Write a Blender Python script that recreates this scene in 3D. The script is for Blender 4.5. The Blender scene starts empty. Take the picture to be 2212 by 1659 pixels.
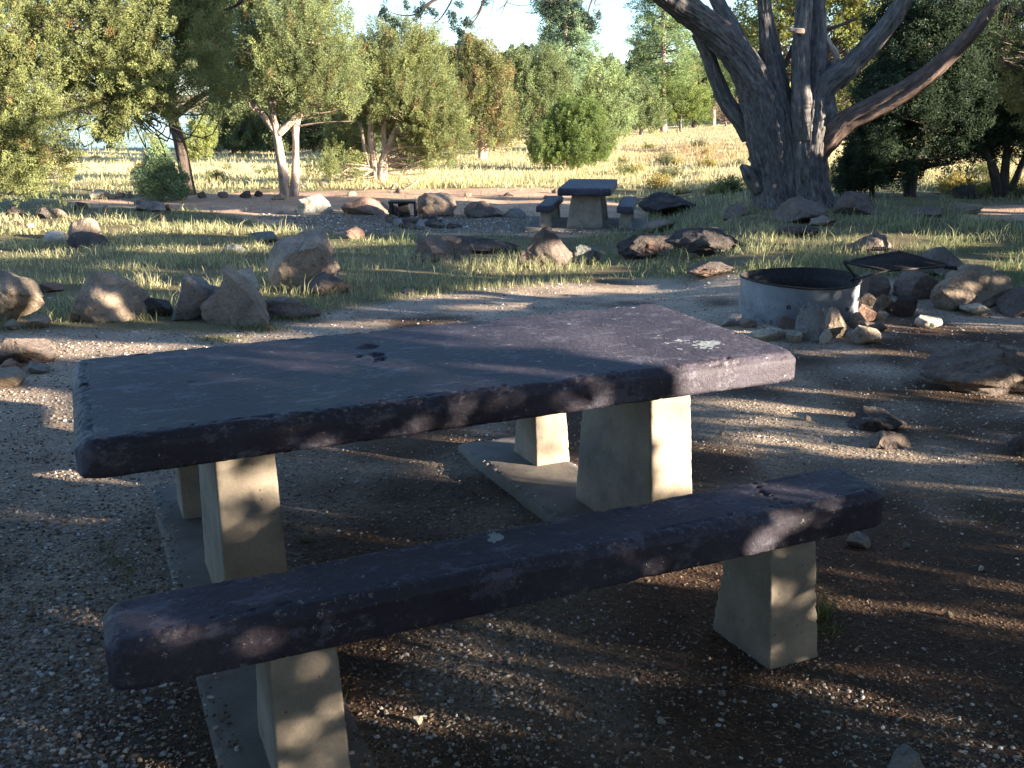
import bpy, bmesh, math, random
import numpy as np
C = bpy.context.scene.collection
RAD = math.radians
# ------------------------------------------------------------------ camera
F, PITCH, ROLL, CAMH = 2147.27, 0.2816, -0.0048, 1.7462      # measured for a 2212 px wide frame
cp, sp = math.cos(PITCH), math.sin(PITCH)
_r = np.array([1, 0, 0.]); CFW = np.array([0, cp, -sp]); _u = np.array([0, sp, cp])
CR = math.cos(ROLL)*_r + math.sin(ROLL)*_u
CU = -math.sin(ROLL)*_r + math.cos(ROLL)*_u
CAM = np.array([0, 0, CAMH])

def rays(px, py):
    px = np.asarray(px, float); py = np.asarray(py, float)
    return CFW + CR*((px-1106)/F)[..., None] + CU*((829.5-py)/F)[..., None]
def project(P):
    d = np.asarray(P) - CAM
    z = d @ CFW
    zz = np.where(np.abs(z) < 1e-6, 1e-6, z)
    return 1106 + F*(d @ CR)/zz, 829.5 - F*(d @ CU)/zz, z
# ------------------------------------------------------------------ noise (vectorised value noise)
def _hash(ix, iy, iz, seed):
    h = (ix*374761393 + iy*668265263 + iz*2147483647 + seed*1274126177) & 0xffffffff
    h = ((h ^ (h >> 13))*1274126177) & 0xffffffff
    h = ((h ^ (h >> 16))*2246822519) & 0xffffffff
    return ((h ^ (h >> 15)) & 0xffffff)/float(0xffffff)
def vnoise(P, seed=0):
    P = np.asarray(P, float); I = np.floor(P).astype(np.int64); f = P - I; f = f*f*(3-2*f)
    out = 0
    for dx in (0, 1):
        wx = f[..., 0] if dx else 1-f[..., 0]
        for dy in (0, 1):
            wy = f[..., 1] if dy else 1-f[..., 1]
            for dz in (0, 1):
                wz = f[..., 2] if dz else 1-f[..., 2]
                out = out + wx*wy*wz*_hash(I[..., 0]+dx, I[..., 1]+dy, I[..., 2]+dz, seed)
    return out*2-1
def fbm(P, oct=4, seed=0, gain=.5):
    P = np.asarray(P, float); a = 1; s = 0; o = 0
    for k in range(oct):
        o = o + a*vnoise(P*(2.03**k)+k*17.3, seed+k); s += a; a *= gain
    return o/s
def fbm2(x, y, sc, oct=3, seed=0):
    return fbm(np.stack([x*sc, y*sc, np.zeros_like(x)+.37], -1), oct, seed)
def sstep(a, b, x):
    t = np.clip((x-a)/(b-a), 0, 1); return t*t*(3-2*t)
def inpoly(x, y, poly):
    x = np.asarray(x); y = np.asarray(y); c = np.zeros(x.shape, bool); n = len(poly); j = n-1
    for i in range(n):
        xi, yi = poly[i]; xj, yj = poly[j]
        if yi != yj:
            c ^= ((yi > y) != (yj > y)) & (x < (xj-xi)*(y-yi)/(yj-yi)+xi)
        j = i
    return c
# ------------------------------------------------------------------ terrain
def terrain(x, y):
    x = np.asarray(x, float); y = np.asarray(y, float)
    L = np.interp(y, [2, 3.5, 5, 9, 12, 18, 24, 40, 70, 78, 95, 200, 262, 300, 700, 2000],
                  [-.10, -.15, -.23, -.27, -.40, -.66, -.76, -1.0, -1.7, -1.9, -2.6, -2.6, -1.9, -1.6, 2.5, 8])
    Rr = np.interp(y, [2, 3.5, 5, 9, 15, 18, 25, 40, 80, 200, 700, 2000],
                   [-.10, -.15, -.22, -.22, -.10, -.10, -.35, -.60, -.75, -.6, 3, 8])
    M = np.interp(y, [2, 3.5, 5, 9, 12, 18, 24, 40, 80, 200, 700, 2000],
                  [-.10, -.15, -.23, -.27, -.40, -.66, -.76, -.9, -1.05, -.9, 3, 8])
    q = x/np.maximum(y, 1.5)
    w = sstep(.13, .25, q)
    wl = sstep(-.12, -.24, q)
    z = M*(1-w)+Rr*w
    z = z*(1-wl)+L*wl
    amp = np.interp(y, [0, 7, 9, 14, 30, 80, 300], [.012, .015, .04, .06, .10, .12, .3])
    z = z + amp*fbm2(x, y, .55, 3, 5) + .012*fbm2(x, y, 3.1, 2, 9)*(y < 25)
    return z
def march(px, py):
    d = rays(px, py); s = -d[..., 2]
    s = np.where(s < 2e-4, 2e-4, s)
    t = (CAMH+.3)/s
    for _ in range(26):
        z = terrain(d[..., 0]*t, d[..., 1]*t)
        t = .6*t + .4*(CAMH - z)/s
    P = CAM + d*t[..., None]
    P[..., 2] = terrain(P[..., 0], P[..., 1])
    return P
def G(px, py):
    return march(np.array([float(px)]), np.array([float(py)]))[0]
def at_y(px, py, Y):
    d = rays(px, py); return CAM + d*(Y/d[..., 1])[..., None]
# ------------------------------------------------------------------ mesh helpers
def tag(o, label=None, cat=None, group=None, kind=None):
    if label: o['label'] = label
    if cat: o['category'] = cat
    if group: o['group'] = group
    if kind: o['kind'] = kind
    return o
def link(o, parent=None):
    C.objects.link(o)
    if parent is not None: o.parent = parent
    return o
def np_mesh(name, verts, faces, mat=None, col=None, smooth=True, vec=None):
    """verts (n,3); faces list of (m,k) int arrays."""
    me = bpy.data.meshes.new(name)
    verts = np.ascontiguousarray(verts, np.float32)
    me.vertices.add(len(verts)); me.vertices.foreach_set('co', verts.ravel())
    faces = [np.asarray(f) for f in faces if len(f)]
    nl = sum(f.size for f in faces); nf = sum(len(f) for f in faces)
    me.loops.add(nl); me.polygons.add(nf)
    me.loops.foreach_set('vertex_index', np.concatenate([f.ravel() for f in faces]).astype(np.int32))
    tot = np.concatenate([np.full(len(f), f.shape[1]) for f in faces])
    st = np.concatenate([[0], np.cumsum(tot)[:-1]]).astype(np.int32)
    me.polygons.foreach_set('loop_start', st)
    me.polygons.foreach_set('use_smooth', np.full(nf, smooth))
    me.update(calc_edges=True)
    if col is not None:
        a = me.color_attributes.new('Col', 'FLOAT_COLOR', 'POINT')
        c = np.ones((len(verts), 4), np.float32); c[:, :3] = col
        a.data.foreach_set('color', c.ravel())
    if vec is not None:
        a = me.attributes.new('bk', 'FLOAT_VECTOR', 'POINT'); a.data.foreach_set('vector', np.ascontiguousarray(vec, np.float32).ravel())
    if mat: me.materials.append(mat)
    return me
def obj(name, me, parent=None, loc=None):
    o = bpy.data.objects.new(name, me)
    if loc is not None: o.location = loc
    return link(o, parent)
def empty(name, loc, rz=0):
    o = bpy.data.objects.new(name, None); o.location = loc; o.rotation_euler = (0, 0, rz); o.empty_display_size = .2
    return link(o)
def bm_arrays(bm):
    me = bpy.data.meshes.new('tmp'); bm.to_mesh(me); bm.free()
    v = np.zeros(len(me.vertices)*3, np.float32); me.vertices.foreach_get('co', v); v = v.reshape(-1, 3).astype(float)
    tot = np.zeros(len(me.polygons), np.int32); me.polygons.foreach_get('loop_total', tot)
    li = np.zeros(len(me.loops), np.int32); me.loops.foreach_get('vertex_index', li)
    st = np.zeros(len(me.polygons), np.int32); me.polygons.foreach_get('loop_start', st)
    fs = []
    for k in np.unique(tot):
        s = st[tot == k]; fs.append(li[s[:, None]+np.arange(k)])
    bpy.data.meshes.remove(me); return v, fs
ICO = {}
def ico(n):
    if n not in ICO:
        bm = bmesh.new(); bmesh.ops.create_icosphere(bm, subdivisions=n, radius=1); ICO[n] = bm_arrays(bm)
    v, f = ICO[n]; return v.copy(), f
# ------------------------------------------------------------------ materials
class NT:
    def __init__(s, name):
        s.m = bpy.data.materials.new(name); s.m.use_nodes = True; s.t = s.m.node_tree; s.t.nodes.clear()
        s.out = s.n('ShaderNodeOutputMaterial')
    def n(s, typ, **k):
        x = s.t.nodes.new(typ)
        for a, b in k.items():
            if a == 'i':
                for key, val in b.items():
                    if isinstance(val, bpy.types.NodeSocket): s.t.links.new(val, x.inputs[key])
                    else: x.inputs[key].default_value = val
            else: setattr(x, a, b)
        return x
    def noise(s, vec, scale, detail=4, rough=.55, dist=0):
        return s.n('ShaderNodeTexNoise', i={'Vector': vec, 'Scale': scale, 'Detail': detail, 'Roughness': rough, 'Distortion': dist}).outputs['Fac']
    def ramp(s, fac, stops):
        x = s.n('ShaderNodeValToRGB', i={'Fac': fac}); e = x.color_ramp.elements
        while len(e) < len(stops): e.new(.5)
        for q, (p, c) in zip(e, stops):
            q.position = p; q.color = (c if len(c) == 4 else (*c, 1)) if not isinstance(c, float) else (c, c, c, 1)
        return x.outputs['Color']
    def mix(s, fac, a, b, mode='MIX'):
        x = s.n('ShaderNodeMix', data_type='RGBA', blend_type=mode)
        for k, v in ((0, fac), (6, a), (7, b)):
            if isinstance(v, bpy.types.NodeSocket): s.t.links.new(v, x.inputs[k])
            else: x.inputs[k].default_value = v if k == 0 else (*v, 1)
        return x.outputs[2]
    def math(s, op, a, b=0.):
        x = s.n('ShaderNodeMath', operation=op)
        for k, v in ((0, a), (1, b)):
            if isinstance(v, bpy.types.NodeSocket): s.t.links.new(v, x.inputs[k])
            else: x.inputs[k].default_value = v
        return x.outputs[0]
    def bump(s, h, strength, dist=.01, prev=None):
        i = {'Height': h, 'Strength': strength, 'Distance': dist}
        if prev is not None: i['Normal'] = prev
        return s.n('ShaderNodeBump', i=i).outputs['Normal']
    def princ(s, **i):
        b = s.n('ShaderNodeBsdfPrincipled', i={k.replace('_', ' '): v for k, v in i.items()})
        s.t.links.new(b.outputs[0], s.out.inputs['Surface']); return b
    def obj(s): return s.n('ShaderNodeTexCoord').outputs['Object']
    def attr(s, name, out='Color'): return s.n('ShaderNodeAttribute', attribute_name=name).outputs[out]

def m_ground():
    t = NT('ground_soil'); v = t.obj(); c = t.attr('Col')
    n1 = t.noise(v, 2.2, 5); n2 = t.noise(v, 45, 4, .7)
    vo = t.n('ShaderNodeTexVoronoi', i={'Vector': v, 'Scale': 55.})
    c2 = t.mix(.55, c, t.ramp(n2, [(.25, (.35, .33, .3)), (.75, (1.5, 1.45, 1.4))]), 'MULTIPLY')
    c3 = t.mix(.5, c2, t.ramp(n1, [(.3, (.6, .6, .6)), (.7, (1.3, 1.28, 1.25))]), 'MULTIPLY')
    c4 = t.mix(.35, c3, t.ramp(vo.outputs['Color'], [(.1, (.5, .5, .5)), (.9, (1.6, 1.6, 1.6))]), 'MULTIPLY')
    b = t.bump(vo.outputs['Distance'], .5, .012); b = t.bump(n2, .7, .02, b)
    t.princ(Base_Color=c4, Roughness=.95, Normal=b, Specular_IOR_Level=.2); return t.m
def m_paint():
    t = NT('brown_paint'); v = t.obj()
    big = t.noise(v, 2.3, 5, .6); fine = t.noise(v, 60, 5, .7)
    c = t.ramp(big, [(.3, (.018, .012, .021)), (.5, (.036, .026, .040)), (.72, (.066, .055, .078))])
    c = t.mix(.5, c, t.ramp(fine, [(.3, (.6, .6, .6)), (.7, (1.4, 1.4, 1.4))]), 'MULTIPLY')
    st = t.n('ShaderNodeMapping', i={'Vector': v, 'Scale': (1., 1.7, 1.5)}).outputs[0]
    worn = t.noise(st, 6.5, 8, .78, .2)
    wf = t.ramp(worn, [(.54, 0.), (.585, .4), (.68, .75)])
    c = t.mix(wf, c, (.15, .14, .185))
    fl = t.noise(v, 30, 7, .85, .3); ar = t.noise(v, 3.4, 3)
    ff = t.math('MULTIPLY', t.ramp(fl, [(.62, 0.), (.64, 1.)]), t.ramp(ar, [(.42, 0.), (.55, 1.)]))
    c = t.mix(ff, c, (.50, .49, .44))
    em = t.attr('Col')
    ef = t.math('MULTIPLY', t.n('ShaderNodeSeparateColor', i={'Color': em}).outputs[0], t.ramp(t.noise(v, 45, 6, .75), [(.56, 0.), (.62, .6)]))
    c = t.mix(ef, c, (.34, .31, .27))
    sg = t.math('MULTIPLY', t.n('ShaderNodeSeparateColor', i={'Color': em}).outputs[1], t.math('ADD', .55, t.noise(v, 70, 4, .7)))
    c = t.mix(t.ramp(sg, [(.45, 0.), (.6, .85)]), c, (.34, .37, .36))
    vp = t.n('ShaderNodeTexVoronoi', i={'Vector': v, 'Scale': 85.}); pp = t.math('MULTIPLY', t.ramp(vp.outputs['Distance'], [(.1, 1.), (.25, 0.)]), t.ramp(t.noise(v, 9, 3), [(.48, 0.), (.6, 1.)]))
    c = t.mix(t.math('MULTIPLY', pp, .6), c, (.012, .01, .01))
    b = t.bump(fine, .7, .008); b = t.bump(worn, .12, .012, b); b = t.bump(pp, -.8, .006, b)
    t.princ(Base_Color=c, Roughness=t.ramp(big, [(.3, .55), (.7, .72)]), Normal=b, Specular_IOR_Level=.5); return t.m
def m_concrete(name, base, pit=.8):
    t = NT(name); v = t.obj()
    n = t.noise(v, 4, 6, .6); f = t.noise(v, 90, 3, .7)
    d = [x*.62 for x in base]; l = [min(1, x*1.2) for x in base]
    c = t.ramp(n, [(.3, tuple(d)), (.7, tuple(l))])
    c = t.mix(.3, c, t.ramp(f, [(.3, (.6, .6, .6)), (.7, (1.3, 1.3, 1.3))]), 'MULTIPLY')
    vo = t.n('ShaderNodeTexVoronoi', i={'Vector': v, 'Scale': 26.})
    pf = t.ramp(vo.outputs['Distance'], [(.05, pit), (.13, 0.)])
    sel = t.ramp(t.noise(v, 17, 2), [(.5, 0.), (.56, 1.)])
    pf = t.math('MULTIPLY', pf, sel)
    c = t.mix(pf, c, (.08, .06, .045))
    z = t.n('ShaderNodeSeparateXYZ', i={'Vector': v}).outputs[2]
    st = t.ramp(t.math('ADD', z, t.math('MULTIPLY', n, .15)), [(.02, .75), (.16, 0.)])
    c = t.mix(st, c, (.13, .10, .08))
    b = t.bump(f, .3, .004); b = t.bump(pf, -.6, .008, b); b = t.bump(n, .3, .02, b)
    t.princ(Base_Color=c, Roughness=.85, Normal=b, Specular_IOR_Level=.3); return t.m
def m_rock():
    t = NT('volcanic_rock'); v = t.obj(); oi = t.n('ShaderNodeObjectInfo')
    base = oi.outputs['Color']
    off = t.n('ShaderNodeVectorMath', operation='ADD', i={0: v, 1: oi.outputs['Location']}).outputs[0]
    n = t.noise(off, 3.2, 7, .62, .4); f = t.noise(off, 34, 5, .7)
    c = t.mix(.75, base, t.ramp(n, [(.28, (.38, .34, .33)), (.5, (.95, .93, .9)), (.75, (1.55, 1.45, 1.3))]), 'MULTIPLY')
    c = t.mix(.5, c, t.ramp(f, [(.3, (.5, .5, .5)), (.7, (1.45, 1.45, 1.45))]), 'MULTIPLY')
    r = t.noise(off, 2.1, 4, .6, .8)
    c = t.mix(t.ramp(r, [(.58, 0.), (.68, .45)]), c, (.34, .17, .10))
    li = t.noise(off, 13, 5, .7, .5)
    c = t.mix(t.ramp(li, [(.64, 0.), (.68, .55)]), c, (.42, .42, .36))
    vo = t.n('ShaderNodeTexVoronoi', i={'Vector': off, 'Scale': 19.})
    ps = t.ramp(t.noise(off, 5, 3), [(.5, 0.), (.58, 1.)])
    pf = t.math('MULTIPLY', t.ramp(vo.outputs['Distance'], [(.12, 1.), (.26, 0.)]), ps)
    c = t.mix(t.math('MULTIPLY', pf, .7), c, (.04, .03, .03))
    b = t.bump(f, .9, .03); b = t.bump(n, .9, .10, b); b = t.bump(pf, -.9, .03, b)
    t.princ(Base_Color=c, Roughness=.92, Normal=b, Specular_IOR_Level=.25); return t.m
def m_bark(name, dark, light, stretch=1.):
    t = NT(name); v = t.attr('bk', 'Vector')
    n = t.noise(v, 26*stretch, 6, .65, .3); n2 = t.noise(v, 7*stretch, 4, .6, .5)
    vv = t.n('ShaderNodeMapping', i={'Vector': v, 'Scale': (1., 1., 3.5)}).outputs[0]; n3 = t.noise(vv, 16*stretch, 6, .7, .8)
    n = t.math('ADD', t.math('MULTIPLY', n, .62), t.math('MULTIPLY', n3, .38))
    c = t.ramp(n, [(.36, dark), (.52, tuple((a+b)/2 for a, b in zip(dark, light))), (.64, light)])
    c = t.mix(.6, c, t.ramp(n2, [(.3, (.55, .52, .5)), (.7, (1.3, 1.25, 1.2))]), 'MULTIPLY')
    b = t.bump(n, .9, .03); b = t.bump(n2, .8, .06, b)
    t.princ(Base_Color=c, Roughness=.9, Normal=b, Specular_IOR_Level=.2); return t.m
def m_leaf(name, trans=.35):
    t = NT(name); c = t.attr('Col')
    d = t.n('ShaderNodeBsdfDiffuse', i={'Color': c, 'Roughness': .8})
    tr = t.n('ShaderNodeBsdfTranslucent', i={'Color': c})
    g = t.n('ShaderNodeBsdfGlossy', i={'Color': (.5, .5, .5, 1), 'Roughness': .5})
    m = t.n('ShaderNodeMixShader', i={0: trans, 1: d.outputs[0], 2: tr.outputs[0]})
    m2 = t.n('ShaderNodeMixShader', i={0: .018, 1: m.outputs[0], 2: g.outputs[0]})
    t.t.links.new(m2.outputs[0], t.out.inputs['Surface']); return t.m
def m_vcol(name, rough=.9):
    t = NT(name); c = t.attr('Col'); t.princ(Base_Color=c, Roughness=rough, Specular_IOR_Level=.25); return t.m
def m_ringsteel():
    t = NT('grey_painted_steel'); v = t.obj()
    n = t.noise(v, 7, 5, .6)
    c = t.ramp(n, [(.3, (.15, .17, .20)), (.7, (.24, .27, .31))])
    z = t.n('ShaderNodeSeparateXYZ', i={'Vector': v}).outputs[2]
    rn = t.noise(v, 24, 6, .8, .4)
    low = t.math('ADD', rn, t.math('MULTIPLY', z, -.28))
    c = t.mix(t.ramp(low, [(.52, 0.), (.58, .85)]), c, (.11, .055, .03)); ds = t.noise(t.n('ShaderNodeMapping', i={'Vector': v, 'Scale': (6., 6., 1.)}).outputs[0], 2.2, 5, .7)
    c = t.mix(t.ramp(ds, [(.58, 0.), (.75, .3)]), c, (.12, .11, .105))
    t.princ(Base_Color=c, Roughness=.5, Metallic=.15, Normal=t.bump(n, .2, .01)); return t.m
def m_iron(name='sooty_iron', c0=(.012, .011, .011), c1=(.06, .045, .04)):
    t = NT(name); v = t.obj(); n = t.noise(v, 22, 6, .7)
    t.princ(Base_Color=t.ramp(n, [(.35, c0), (.75, c1)]), Roughness=.7, Metallic=.3, Normal=t.bump(n, .5, .005)); return t.m
def m_water():
    t = NT('lake_water'); v = t.obj(); mp = t.n('ShaderNodeMapping', i={'Vector': v, 'Scale': (.25, 1., 1.)}).outputs[0]
    n = t.noise(mp, 1.3, 4, .6)
    t.princ(Base_Color=(.10, .13, .15, 1), Roughness=.12, Normal=t.bump(n, .35, .12), IOR=1.33); return t.m

M = dict(ground=m_ground(), paint=m_paint(), tan=m_concrete('tan_concrete', (.33, .27, .21)), slab=m_concrete('grey_concrete', (.165, .14, .12), .5),
         rock=m_rock(), bark=m_bark('grey_shaggy_bark', (.042, .038, .038), (.25, .23, .22)), pale=m_bark('sunlit_pale_bark', (.20, .14, .11), (.62, .50, .42)),
         dark=m_bark('dark_bark', (.05, .04, .035), (.16, .12, .10)), red=m_bark('reddish_inner_wood', (.06, .04, .034), (.24, .17, .145)),
         leaf=m_leaf('juniper_foliage'), needle=m_leaf('pine_needles', .3), grass=m_leaf('grass_blades', .4), peb=m_vcol('pebble_stone'), litter=m_vcol('twig_litter'),
         ring=m_ringsteel(), iron=m_iron(), water=m_water())
# ------------------------------------------------------------------ light directions
SUN_AZ, SUN_EL = RAD(68), RAD(12)                      # azimuth measured from straight behind the viewer towards the right
SH = np.array([math.sin(SUN_AZ), -math.cos(SUN_AZ), 0])
SUN = SH*math.cos(SUN_EL) + np.array([0, 0, math.sin(SUN_EL)])
EV = np.array([math.cos(SUN_AZ), math.sin(SUN_AZ), 0])
VV = -SH*math.sin(SUN_EL) + np.array([0, 0, math.cos(SUN_EL)])
def ev(P): P = np.asarray(P, float); return np.stack([P @ EV, P @ VV], -1)
# ------------------------------------------------------------------ ground colour zones (measured in the photo, baked to world vertices)
BX = [-1500, -400, 0, 150, 330, 450, 560, 700, 850, 1000, 1200, 1400, 1600, 1900, 2212, 2600, 3600]
BY = [840, 765, 722, 712, 715, 722, 705, 678, 650, 630, 612, 602, 592, 600, 650, 700, 800]
CLEAR = [(120, 436), (400, 420), (640, 414), (900, 408), (1260, 404), (1300, 425), (1400, 462), (1390, 500), (1250, 512), (900, 506), (640, 500), (560, 480), (420, 452), (200, 448)]
CGRAV = [(560, 462), (700, 462), (1180, 466), (1260, 502), (900, 504), (660, 498)]
PATHR = [(2040, 446), (2500, 436), (2500, 484), (2090, 474)]
ROCKY = [(1640, 440), (2212, 400), (2212, 440), (2000, 452), (1800, 490), (1600, 500)]
def zones(x, y):
    """returns weights: pad, clearing, clearing gravel, dry"""
    z = terrain(x, y); px, py, dz = project(np.stack([x, y, z], -1))
    jit = 9*fbm2(x, y, 1.3, 3, 31); vis = dz > .3
    pad = np.where(vis, sstep(-9, 9, py + jit - np.interp(px, BX, BY)), 1.)
    jx = px + jit*2.0; jy = py + jit*.35
    cl = (inpoly(jx, jy, CLEAR) | inpoly(jx, jy, PATHR)) & vis
    cg = inpoly(jx, jy, CGRAV) & vis
    dry = np.where(vis, sstep(415, 385, py + jit*.6), 0.)
    return pad, cl.astype(float), cg.astype(float), dry, px, py
def ground_color(x, y):
    pad, cl, cg, dry, px, py = zones(x, y)
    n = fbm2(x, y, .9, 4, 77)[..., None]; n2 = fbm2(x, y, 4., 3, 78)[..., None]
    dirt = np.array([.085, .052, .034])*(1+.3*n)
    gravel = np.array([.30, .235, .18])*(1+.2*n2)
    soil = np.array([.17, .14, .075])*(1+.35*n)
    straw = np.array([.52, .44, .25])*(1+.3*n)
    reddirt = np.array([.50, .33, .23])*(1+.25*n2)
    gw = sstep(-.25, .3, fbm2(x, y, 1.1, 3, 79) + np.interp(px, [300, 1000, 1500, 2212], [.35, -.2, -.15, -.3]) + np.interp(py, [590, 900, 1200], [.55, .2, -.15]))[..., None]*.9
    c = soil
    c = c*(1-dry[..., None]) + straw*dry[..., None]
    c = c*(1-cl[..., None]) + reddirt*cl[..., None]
    c = c*(1-cg[..., None]) + gravel*.7*cg[..., None]  # clearing gravel darkened, its tree shade put into the colour
    p = dirt*(1-gw)+gravel*np.interp(py, [700, 1100], [1.5, 1.])[..., None]*gw  # gravel lightened beyond the table, sunlight put into its colour
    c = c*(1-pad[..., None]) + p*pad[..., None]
    sh = sstep(-1.86, -1.6, terrain(x, y))[..., None]; c = c*sh + np.array([.42, .36, .28])*(1-sh)
    far = sstep(260, 330, y)[..., None]; c = c*(1-far) + np.array([.30, .24, .13])*(1+.4*n)*far
    return np.clip(c, .01, .8)
def grow(a, b, s0, k):
    out = [a]; s = s0
    while out[-1] < b: out.append(out[-1]+s); s *= k
    return out
ys = list(-np.array(grow(0, 60, .5, 1.3))[::-1][:-1]) + list(np.arange(0, 9, .05)) + grow(9, 1900, .055, 1.022)
xs_p = list(np.arange(0, 6, .055)) + grow(6, 1500, .06, 1.035)
xs = list(-np.array(xs_p[1:])[::-1]) + xs_p
X, Y = np.meshgrid(np.array(xs), np.array(ys)); Z = terrain(X, Y)
nx, ny = len(xs), len(ys); idx = np.arange(nx*ny).reshape(ny, nx)
quads = np.stack([idx[:-1, :-1], idx[:-1, 1:], idx[1:, 1:], idx[1:, :-1]], -1).reshape(-1, 4)
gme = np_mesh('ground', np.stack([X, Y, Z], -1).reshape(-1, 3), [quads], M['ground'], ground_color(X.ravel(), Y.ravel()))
g = obj('ground', gme); tag(g, kind='structure')
# lake
wv = []; NW = 40
wx = np.linspace(-420, -8, NW); wy = np.linspace(70, 285, NW); WX, WY = np.meshgrid(wx, wy)
wi = np.arange(NW*NW).reshape(NW, NW); wq = np.stack([wi[:-1, :-1], wi[:-1, 1:], wi[1:, 1:], wi[1:, :-1]], -1).reshape(-1, 4)
o = obj('lake', np_mesh('lake', np.stack([WX, WY, np.full_like(WX, -1.9)], -1).reshape(-1, 3), [wq], M['water'])); tag(o, kind='structure')

# ------------------------------------------------------------------ concrete furniture
TX, TY, TH = -.2907, 3.8304, .4105
LV = np.array([math.cos(TH), math.sin(TH), 0]); NV = np.array([-math.sin(TH), math.cos(TH), 0])
def table_local(u, v): return np.array([TX, TY, 0]) + LV*u + NV*v
def slab_block(name, sx, sy, sz, mat, cut=.06, vox=.013, chip=.014, seed=0, taper=None, parent=None, loc=(0, 0, 0), cham=.02, pits=(), rough=.0015, spots=()):
    """cast block, centred in x and y, from z=0 to sz, with cut corners, worn chamfers and chipped edges"""
    bm = bmesh.new(); bmesh.ops.create_cube(bm, size=1)
    bmesh.ops.scale(bm, vec=(sx, sy, sz), verts=bm.verts)
    if cut: bmesh.ops.bevel(bm, geom=[e for e in bm.edges if abs(e.verts[0].co.z-e.verts[1].co.z) > sz*.5], offset=cut, segments=2, affect='EDGES', profile=.5)
    bmesh.ops.bevel(bm, geom=[e for e in bm.edges if e.verts[0].co.z > 0 and e.verts[1].co.z > 0], offset=cham, segments=1, affect='EDGES')
    me = bpy.data.meshes.new('t'); bm.to_mesh(me); bm.free()
    to = bpy.data.objects.new('t', me); C.objects.link(to)
    md = to.modifiers.new('r', 'REMESH'); md.mode = 'VOXEL'; md.voxel_size = vox
    dg = bpy.context.evaluated_depsgraph_get(); me2 = bpy.data.meshes.new_from_object(to.evaluated_get(dg))
    bpy.data.objects.remove(to); bpy.data.meshes.remove(me)
    bm = bmesh.new(); bm.from_mesh(me2); bpy.data.meshes.remove(me2); v, fs = bm_arrays(bm)
    hx, hy, hz = sx/2, sy/2, sz/2
    dx, dy, dzz = hx-np.abs(v[:, 0]), hy-np.abs(v[:, 1]), hz-np.abs(v[:, 2])
    dd = np.sort(np.stack([dx, dy, dzz], -1), 1); edge = np.clip(1-dd[:, 1]/.035, 0, 1)
    if cut: edge = np.maximum(edge, np.clip(1-dzz/.03, 0, 1)*(dd[:, 1] < cut))
    nz = fbm(v*46+seed*7, 4, seed); n2 = fbm(v*5+seed*3, 2, seed+5)
    er = edge*(np.clip(nz*2.2-.25+n2*1.2, 0, 1)*chip*.8+np.clip(fbm(v*13+seed, 3, seed+8)*2-.7+n2, 0, 1)*chip*1.1)*np.where(v[:, 2] < 0, .6, 1)
    dirn = v/np.maximum(np.abs(v), 1e-6)*0; 
    dirn = -np.sign(v)*np.stack([dx < .05, dy < .05, dzz < .05], -1)
    ln = np.linalg.norm(dirn, axis=1, keepdims=True); dirn = dirn/np.maximum(ln, 1)
    v = v + dirn*er[:, None] + dirn*(fbm(v*7, 3, seed+9)*.0018 + fbm(v*60, 2, seed+3)*rough)[:, None]
    for (cx, cy, r, dep) in pits:
        w = (v[:, 2] > hz-.02)*np.clip(1.25-np.hypot(v[:, 0]-cx, (v[:, 1]-cy))/r+.9*fbm(v*30, 3, seed+11), 0, 1)
        v[:, 2] -= dep*np.clip(w*3-1.2, 0, 1)
    sp = np.zeros(len(v))
    for (cx, cy, r) in spots:
        sp = np.maximum(sp, (v[:, 2] > hz-.02)*np.clip((1.15-np.hypot(v[:, 0]-cx, (v[:, 1]-cy)*.8)/r+1.7*fbm(v*60+r*99, 4, seed+21))*1.6, 0, 1))
    v[:, 2] += hz
    if taper:                                            # bottom scale in x and y
        k = 1+(np.array(taper)-1)*(1-v[:, 2:3]/sz); v[:, 0] *= k[:, 0]; v[:, 1] *= k[:, 1]
    e3 = np.repeat((edge*(nz+n2*.8 > -.1))[:, None], 3, 1); e3[:, 1] = sp
    me = np_mesh(name, v, fs, mat, e3)
    return obj(name, me, parent, loc)
def zt(u, v): p = table_local(u, v); return float(terrain(p[0], p[1]))
# near table
t = empty('picnic_table', (TX, TY, -.19), TH)
tag(t, 'large concrete picnic table in the foreground with chipped dark brown top on tan legs', 'picnic table')
def upx(px, py, z):                                       # pixel on a level plane -> table coordinates
    d = rays(np.array([px]), np.array([py]))[0]; tt = (z-CAMH)/d[2]; P = CAM+d*tt-np.array([TX, TY, 0]); return float(P@LV), float(P@NV)
pits = []
for (px, py, r, dp) in ((800, 748, .05, .012), (820, 775, .05, .014), (790, 715, .03, .010), (812, 765, .035, .012), (775, 770, .02, .008), (415, 825, .02, .004), (180, 830, .02, .01)):
    u, v_ = upx(px, py, .76); pits.append((u, v_, r, dp))
slab_block('tabletop', 2.69, 1.12, .12, M['paint'], .06, .0088, .010, 1, parent=t, loc=(0, 0, .64+.19), cham=.03, pits=pits, spots=[(*upx(a, b_, .76), r) for a, b_, r in ((1520, 744, .055), (1545, 741, .03), (1466, 735, .014), (1440, 741, .009), (1468, 753, .01), (1330, 662, .012), (1368, 664, .010), (1230, 700, .008))])
slab_block('leg', .205, .57, .79, M['tan'], 0, .009, .007, 2, (1.12, 1.26), t, (-.815, .03, .04), cham=.012)
slab_block('leg', .195, .57, .79, M['tan'], 0, .009, .007, 3, (1.12, 1.26), t, (.925, .03, .04), cham=.012)
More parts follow.
